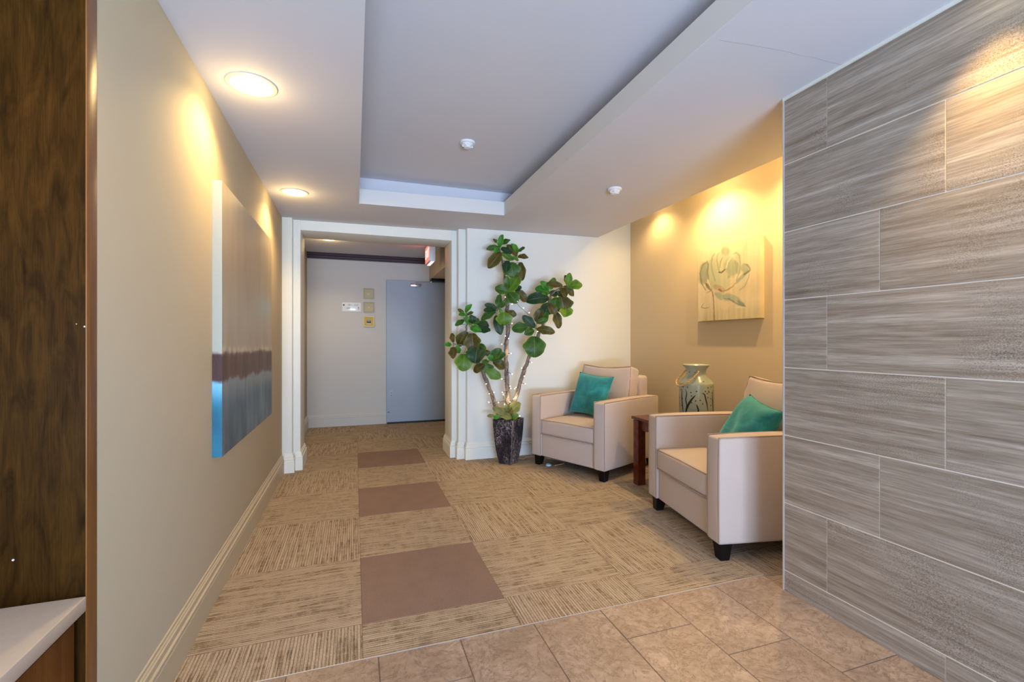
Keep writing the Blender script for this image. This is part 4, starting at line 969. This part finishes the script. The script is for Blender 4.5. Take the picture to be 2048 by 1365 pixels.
# pot: square, tapering with a soft curve
bm = bmesh.new(); A0 = math.radians(-49.5)
lev = [(0.0005, .066), (0.01, .069), (.06, .077), (.13, .088), (.21, .097), (.29, .1035), (.36, .107), (.405, .1085), (.419, .109), (.420, .104), (.415, .099), (.39, .097)]
rings = []
for z, h in lev:
    ring_ = []
    c_ = 0.006
    for sx, sy in ((-1, -1), (1, -1), (1, 1), (-1, 1)):
        pts_ = [(sx*h, sy*(h-c_)), (sx*(h-c_), sy*h)]
        if (sx*sy) > 0: pts_ = pts_ if sx < 0 else pts_
        if (sx, sy) in ((1, -1), (-1, 1)): pts_ = pts_[::-1]
        for x, y in pts_:
            sag = 0.0
            ring_.append(bm.verts.new((x*math.cos(A0)-y*math.sin(A0), x*math.sin(A0)+y*math.cos(A0), z)))
    rings.append(ring_)
for a, b in zip(rings, rings[1:]):
    for k in range(8): bm.faces.new((a[k], a[(k+1) % 8], b[(k+1) % 8], b[k]))
bm.faces.new(rings[0][::-1]); bm.faces.new(rings[-1])
pot = bm2('pot', bm, M['pot'], fig); pot['label'] = 'square tapered pot in crackled black glaze'
el = [((0.1085*s1)*math.cos(A0)-(0.1085*s2)*math.sin(A0), (0.1085*s1)*math.sin(A0)+(0.1085*s2)*math.cos(A0)) for s1, s2 in ((1, -1), (1, 1), (-1, -1), (-1, 1))]
wear = simple('worn_grey_edge', (0.22, 0.20, 0.24), 0.5, noise=0.4)
for s1, s2 in ((1, -1),):
    P = []
    for z, h in lev[1:9]:
        hh = h-0.002; P.append(((hh*s1)*math.cos(A0)-(hh*s2)*math.sin(A0), (hh*s1)*math.sin(A0)+(hh*s2)*math.cos(A0), z))
    tube('worn_corner', P, 0.0022, wear, pot, 6)
bm = bmesh.new(); 
for i in range(1): lathe_bm(bm, [(0, 0.398), (0.06, 0.397), (0.094, 0.392)], 20)
bm2('soil', bm, M['soil'], fig, True)
def trunk(name, pts, r0, r1):
    s = spline([rel(p) for p in pts], 8); n = len(s); tp = []
    for i, p in enumerate(s):
        k = i/(n-1); tp.append((r0+(r1-r0)*k)*(1+0.10*math.sin(i*1.9)+0.07*math.sin(i*0.8+1)))
        s[i] = Vector(p)+Vector((0.003*math.sin(i*1.3), 0.003*math.cos(i*1.7), 0))
    return tube(name, s, r0, M['bark'], fig, 10, tp)
trunk('trunk', TRUNK_C, 0.022, 0.018); trunk('trunk', TRUNK_L, 0.021, 0.013); trunk('trunk', TRUNK_R, 0.021, 0.013)
for p_, a, b in ((TWIG_C, .011, .005), (TWIG_L, .010, .005), (TWIG_R, .010, .005), (TWIG_A2, .005, .004), (TWIG_C2, .007, .004), (TWIG_C3, .005, .004), (TWIG_H, .006, .004), (TWIG_I, .006, .004), (TWIG_E, .005, .004)):
    trunk('branch', p_, a, b)
def leaf(Cc, B, T, wd, col, k):
    Cc, B, T = Vector(rel(Cc)), Vector(rel(B)), Vector(rel(T))
    rnd = random.Random(k*13+5); T = T+(T-B)*0.10; wd = max(wd, (T-B).length*0.42)*1.22; L = (T-B).length; d = (T-B).normalized()
    view = Vector((-0.33, -0.92, 0.20)) + Vector((rnd.uniform(-.25, .25), 0, rnd.uniform(-.15, .35)))
    n = (view - d*view.dot(d)).normalized(); wv = d.cross(n).normalized()
    bm = bmesh.new(); uvl = bm.loops.layers.uv.new('UVMap'); NL, NW = 14, 8
    ph = rnd.uniform(0, 6); droop = rnd.uniform(0.02, 0.16)*L; fold = rnd.uniform(0.10, 0.32); amp = rnd.uniform(0.02, 0.055)*L
    V, UV = [], []
    for i in range(NL+1):
        t = 0.35*i/NL+0.65*(0.5-0.5*math.cos(PI*i/NL))
        wl = max(0.0, math.sin(PI*min(1, t**0.90*0.97+0.028)))**0.52*(0.74+0.26*sstepf(t/0.6))
        row, ru = [], []
        for j in range(NW+1):
            s = 2*j/NW-1; hw = wd/2*wl*(1+0.065*math.sin(t*13+ph+s*2.5))
            zz = fold*abs(s)**1.3*hw - droop*(2*t-0.9)**2*1.0 + amp*math.sin(t*11+ph+(2 if s > 0 else 0))*abs(s)**2
            p = B + d*(L*t) + wv*(s*hw) + n*zz
            row.append(bm.verts.new(p)); ru.append((0.5+0.5*s, t))
        V.append(row); UV.append(ru)
    for i in range(NL):
        for j in range(NW):
            f = bm.faces.new((V[i][j], V[i+1][j], V[i+1][j+1], V[i][j+1])); f.smooth = True
            for lp, (a, b) in zip(f.loops, ((i, j), (i+1, j), (i+1, j+1), (i, j+1))): lp[uvl].uv = UV[a][b]
    b0 = B - n*(droop*0.81) 
    tube_bm(bm, [Cc, (Cc+b0)/2+Vector((0, 0, -0.004)), b0, b0+d*0.02], 0.0022, 5)
    me = bpy.data.meshes.new('leaf'); bm.to_mesh(me); bm.free()
    return mobj('leaf', me, LEAFM[col], fig)
def sstepf(x): x = max(0, min(1, x)); return x*x*(3-2*x)
for k, q in enumerate(LEAVES): leaf(q[0:3], q[3:6], q[6:9], q[9], q[10], k)

# string lights wound round the trunks
sl = empty('string_lights', (PX, PYY, 0.42), 0, 'string of small warm lights wound around the trunks of the fig tree', 'string lights')
def rel2(p): return Vector((p[0]-PX, p[1]-PYY, p[2]-0.42))
wire = simple('dark_green_wire', (0.012, 0.014, 0.010), 0.6, noise=0.1)
wb_ = bmesh.new()
def helix(pts, r, turns, t0=0.06, t1=1.0, ph=0):
    s = spline(pts, 12); n = len(s); out = []
    for i in range(int(n*t0), int(n*t1)):
        p = s[i]; t = (s[min(i+1, n-1)]-s[max(i-1, 0)]).normalized(); a = t.cross(Vector((0, 1, 0))).normalized(); b = t.cross(a)
        an = 2*PI*turns*i/n+ph; out.append(rel2(p)+(a*math.cos(an)+b*math.sin(an))*r)
    tube_bm(wb_, out, 0.0016, 5)
helix(TRUNK_C, 0.0225, 9); helix(TRUNK_C, 0.0225, 5, ph=2); helix(TRUNK_L, 0.020, 5, 0.06, 0.98); helix(TRUNK_R, 0.020, 6, 0.06, 0.98)
helix(TWIG_C, 0.010, 4); helix(TWIG_L, 0.010, 4)
for P in (LINK, LINK2): tube_bm(wb_, spline([rel2(p) for p in P], 4), 0.0016, 5)
axes = []
for P in (TRUNK_C, TRUNK_L, TRUNK_R, TWIG_C, TWIG_L, TWIG_R, LINK, LINK2): axes += spline(P, 6)
bm_b = emis('lit_fairy_bulb', (1.0, 0.80, 0.50), 9.0)
me_b = None
for k, p in enumerate(BULBS):
    P = Vector(p); q = min(axes, key=lambda a: (a-P).length)
    d = (P-q); 
    if d.length < 0.01: d = Vector((0.01, -0.02, 0.01))
    base_ = rel2(q)+d.normalized()*min(0.016, d.length*0.5); tip = rel2(P); ax = (tip-base_).normalized()
    tube_bm(wb_, [base_, tip-ax*0.004], 0.0022, 5)
    if me_b is None:
        b = bmesh.new(); lathe_bm(b, [(0, -0.004), (0.0028, -0.003), (0.0036, 0.001), (0.0028, 0.006), (0, 0.010)], 8); 
        for f in b.faces: f.smooth = True
        me_b = bpy.data.meshes.new('bulb'); b.to_mesh(me_b); b.free(); me_b.materials.append(bm_b)
    o = bpy.data.objects.new('bulb', me_b); COL.objects.link(o); o.parent = sl; o.location = tip
    o.rotation_mode = 'QUATERNION'; o.rotation_quaternion = Vector((0, 0, 1)).rotation_difference(ax)
bm2('wire', wb_, wire, sl, True)
for p in ((-0.02, -0.055, 0.18), (0.06, -0.045, 0.20), (-0.0, -0.05, 0.62)):
    l = bpy.data.lights.new('fairy_glow', 'POINT'); l.energy = 0.35; l.color = (1, 0.75, 0.42); l.shadow_soft_size = 0.03
    o = bpy.data.objects.new('fairy_glow', l); COL.objects.link(o); o.parent = sl; o.location = p

# cord and plug on the floor
cd = tube('extension_cord', spline([(1.44, 4.23, 0.004), (1.50, 4.27, 0.004), (1.55, 4.21, 0.004), (1.60, 4.27, 0.004), (1.70, 4.24, 0.004), (1.83, 4.10, 0.004), (1.86, 3.95, 0.004), (1.74, 3.90, 0.004)], 8), 0.0035, simple('peach_cord', (0.62, 0.36, 0.20), 0.6, noise=0.1))
tag(cd, 'thin peach-coloured power cord on the carpet between the pot and the armchair', 'cord')
pg = empty('plug_adapter', (1.69, 3.925, 0), 0.3, 'small pale clear plastic cap lying beside the front leg of the far armchair', 'plug')
clr = simple('pale_blue_plastic', (0.45, 0.62, 0.78), 0.25, noise=0.1)
lathe('cap', [(0.018, 0.0005), (0.026, 0.0005), (0.027, 0.004), (0.024, 0.014), (0.019, 0.015), (0.018, 0.004)], clr, pg, 20)
lathe('cap_center', [(0, 0.006), (0.010, 0.005), (0.018, 0.002)], clr, pg, 16)
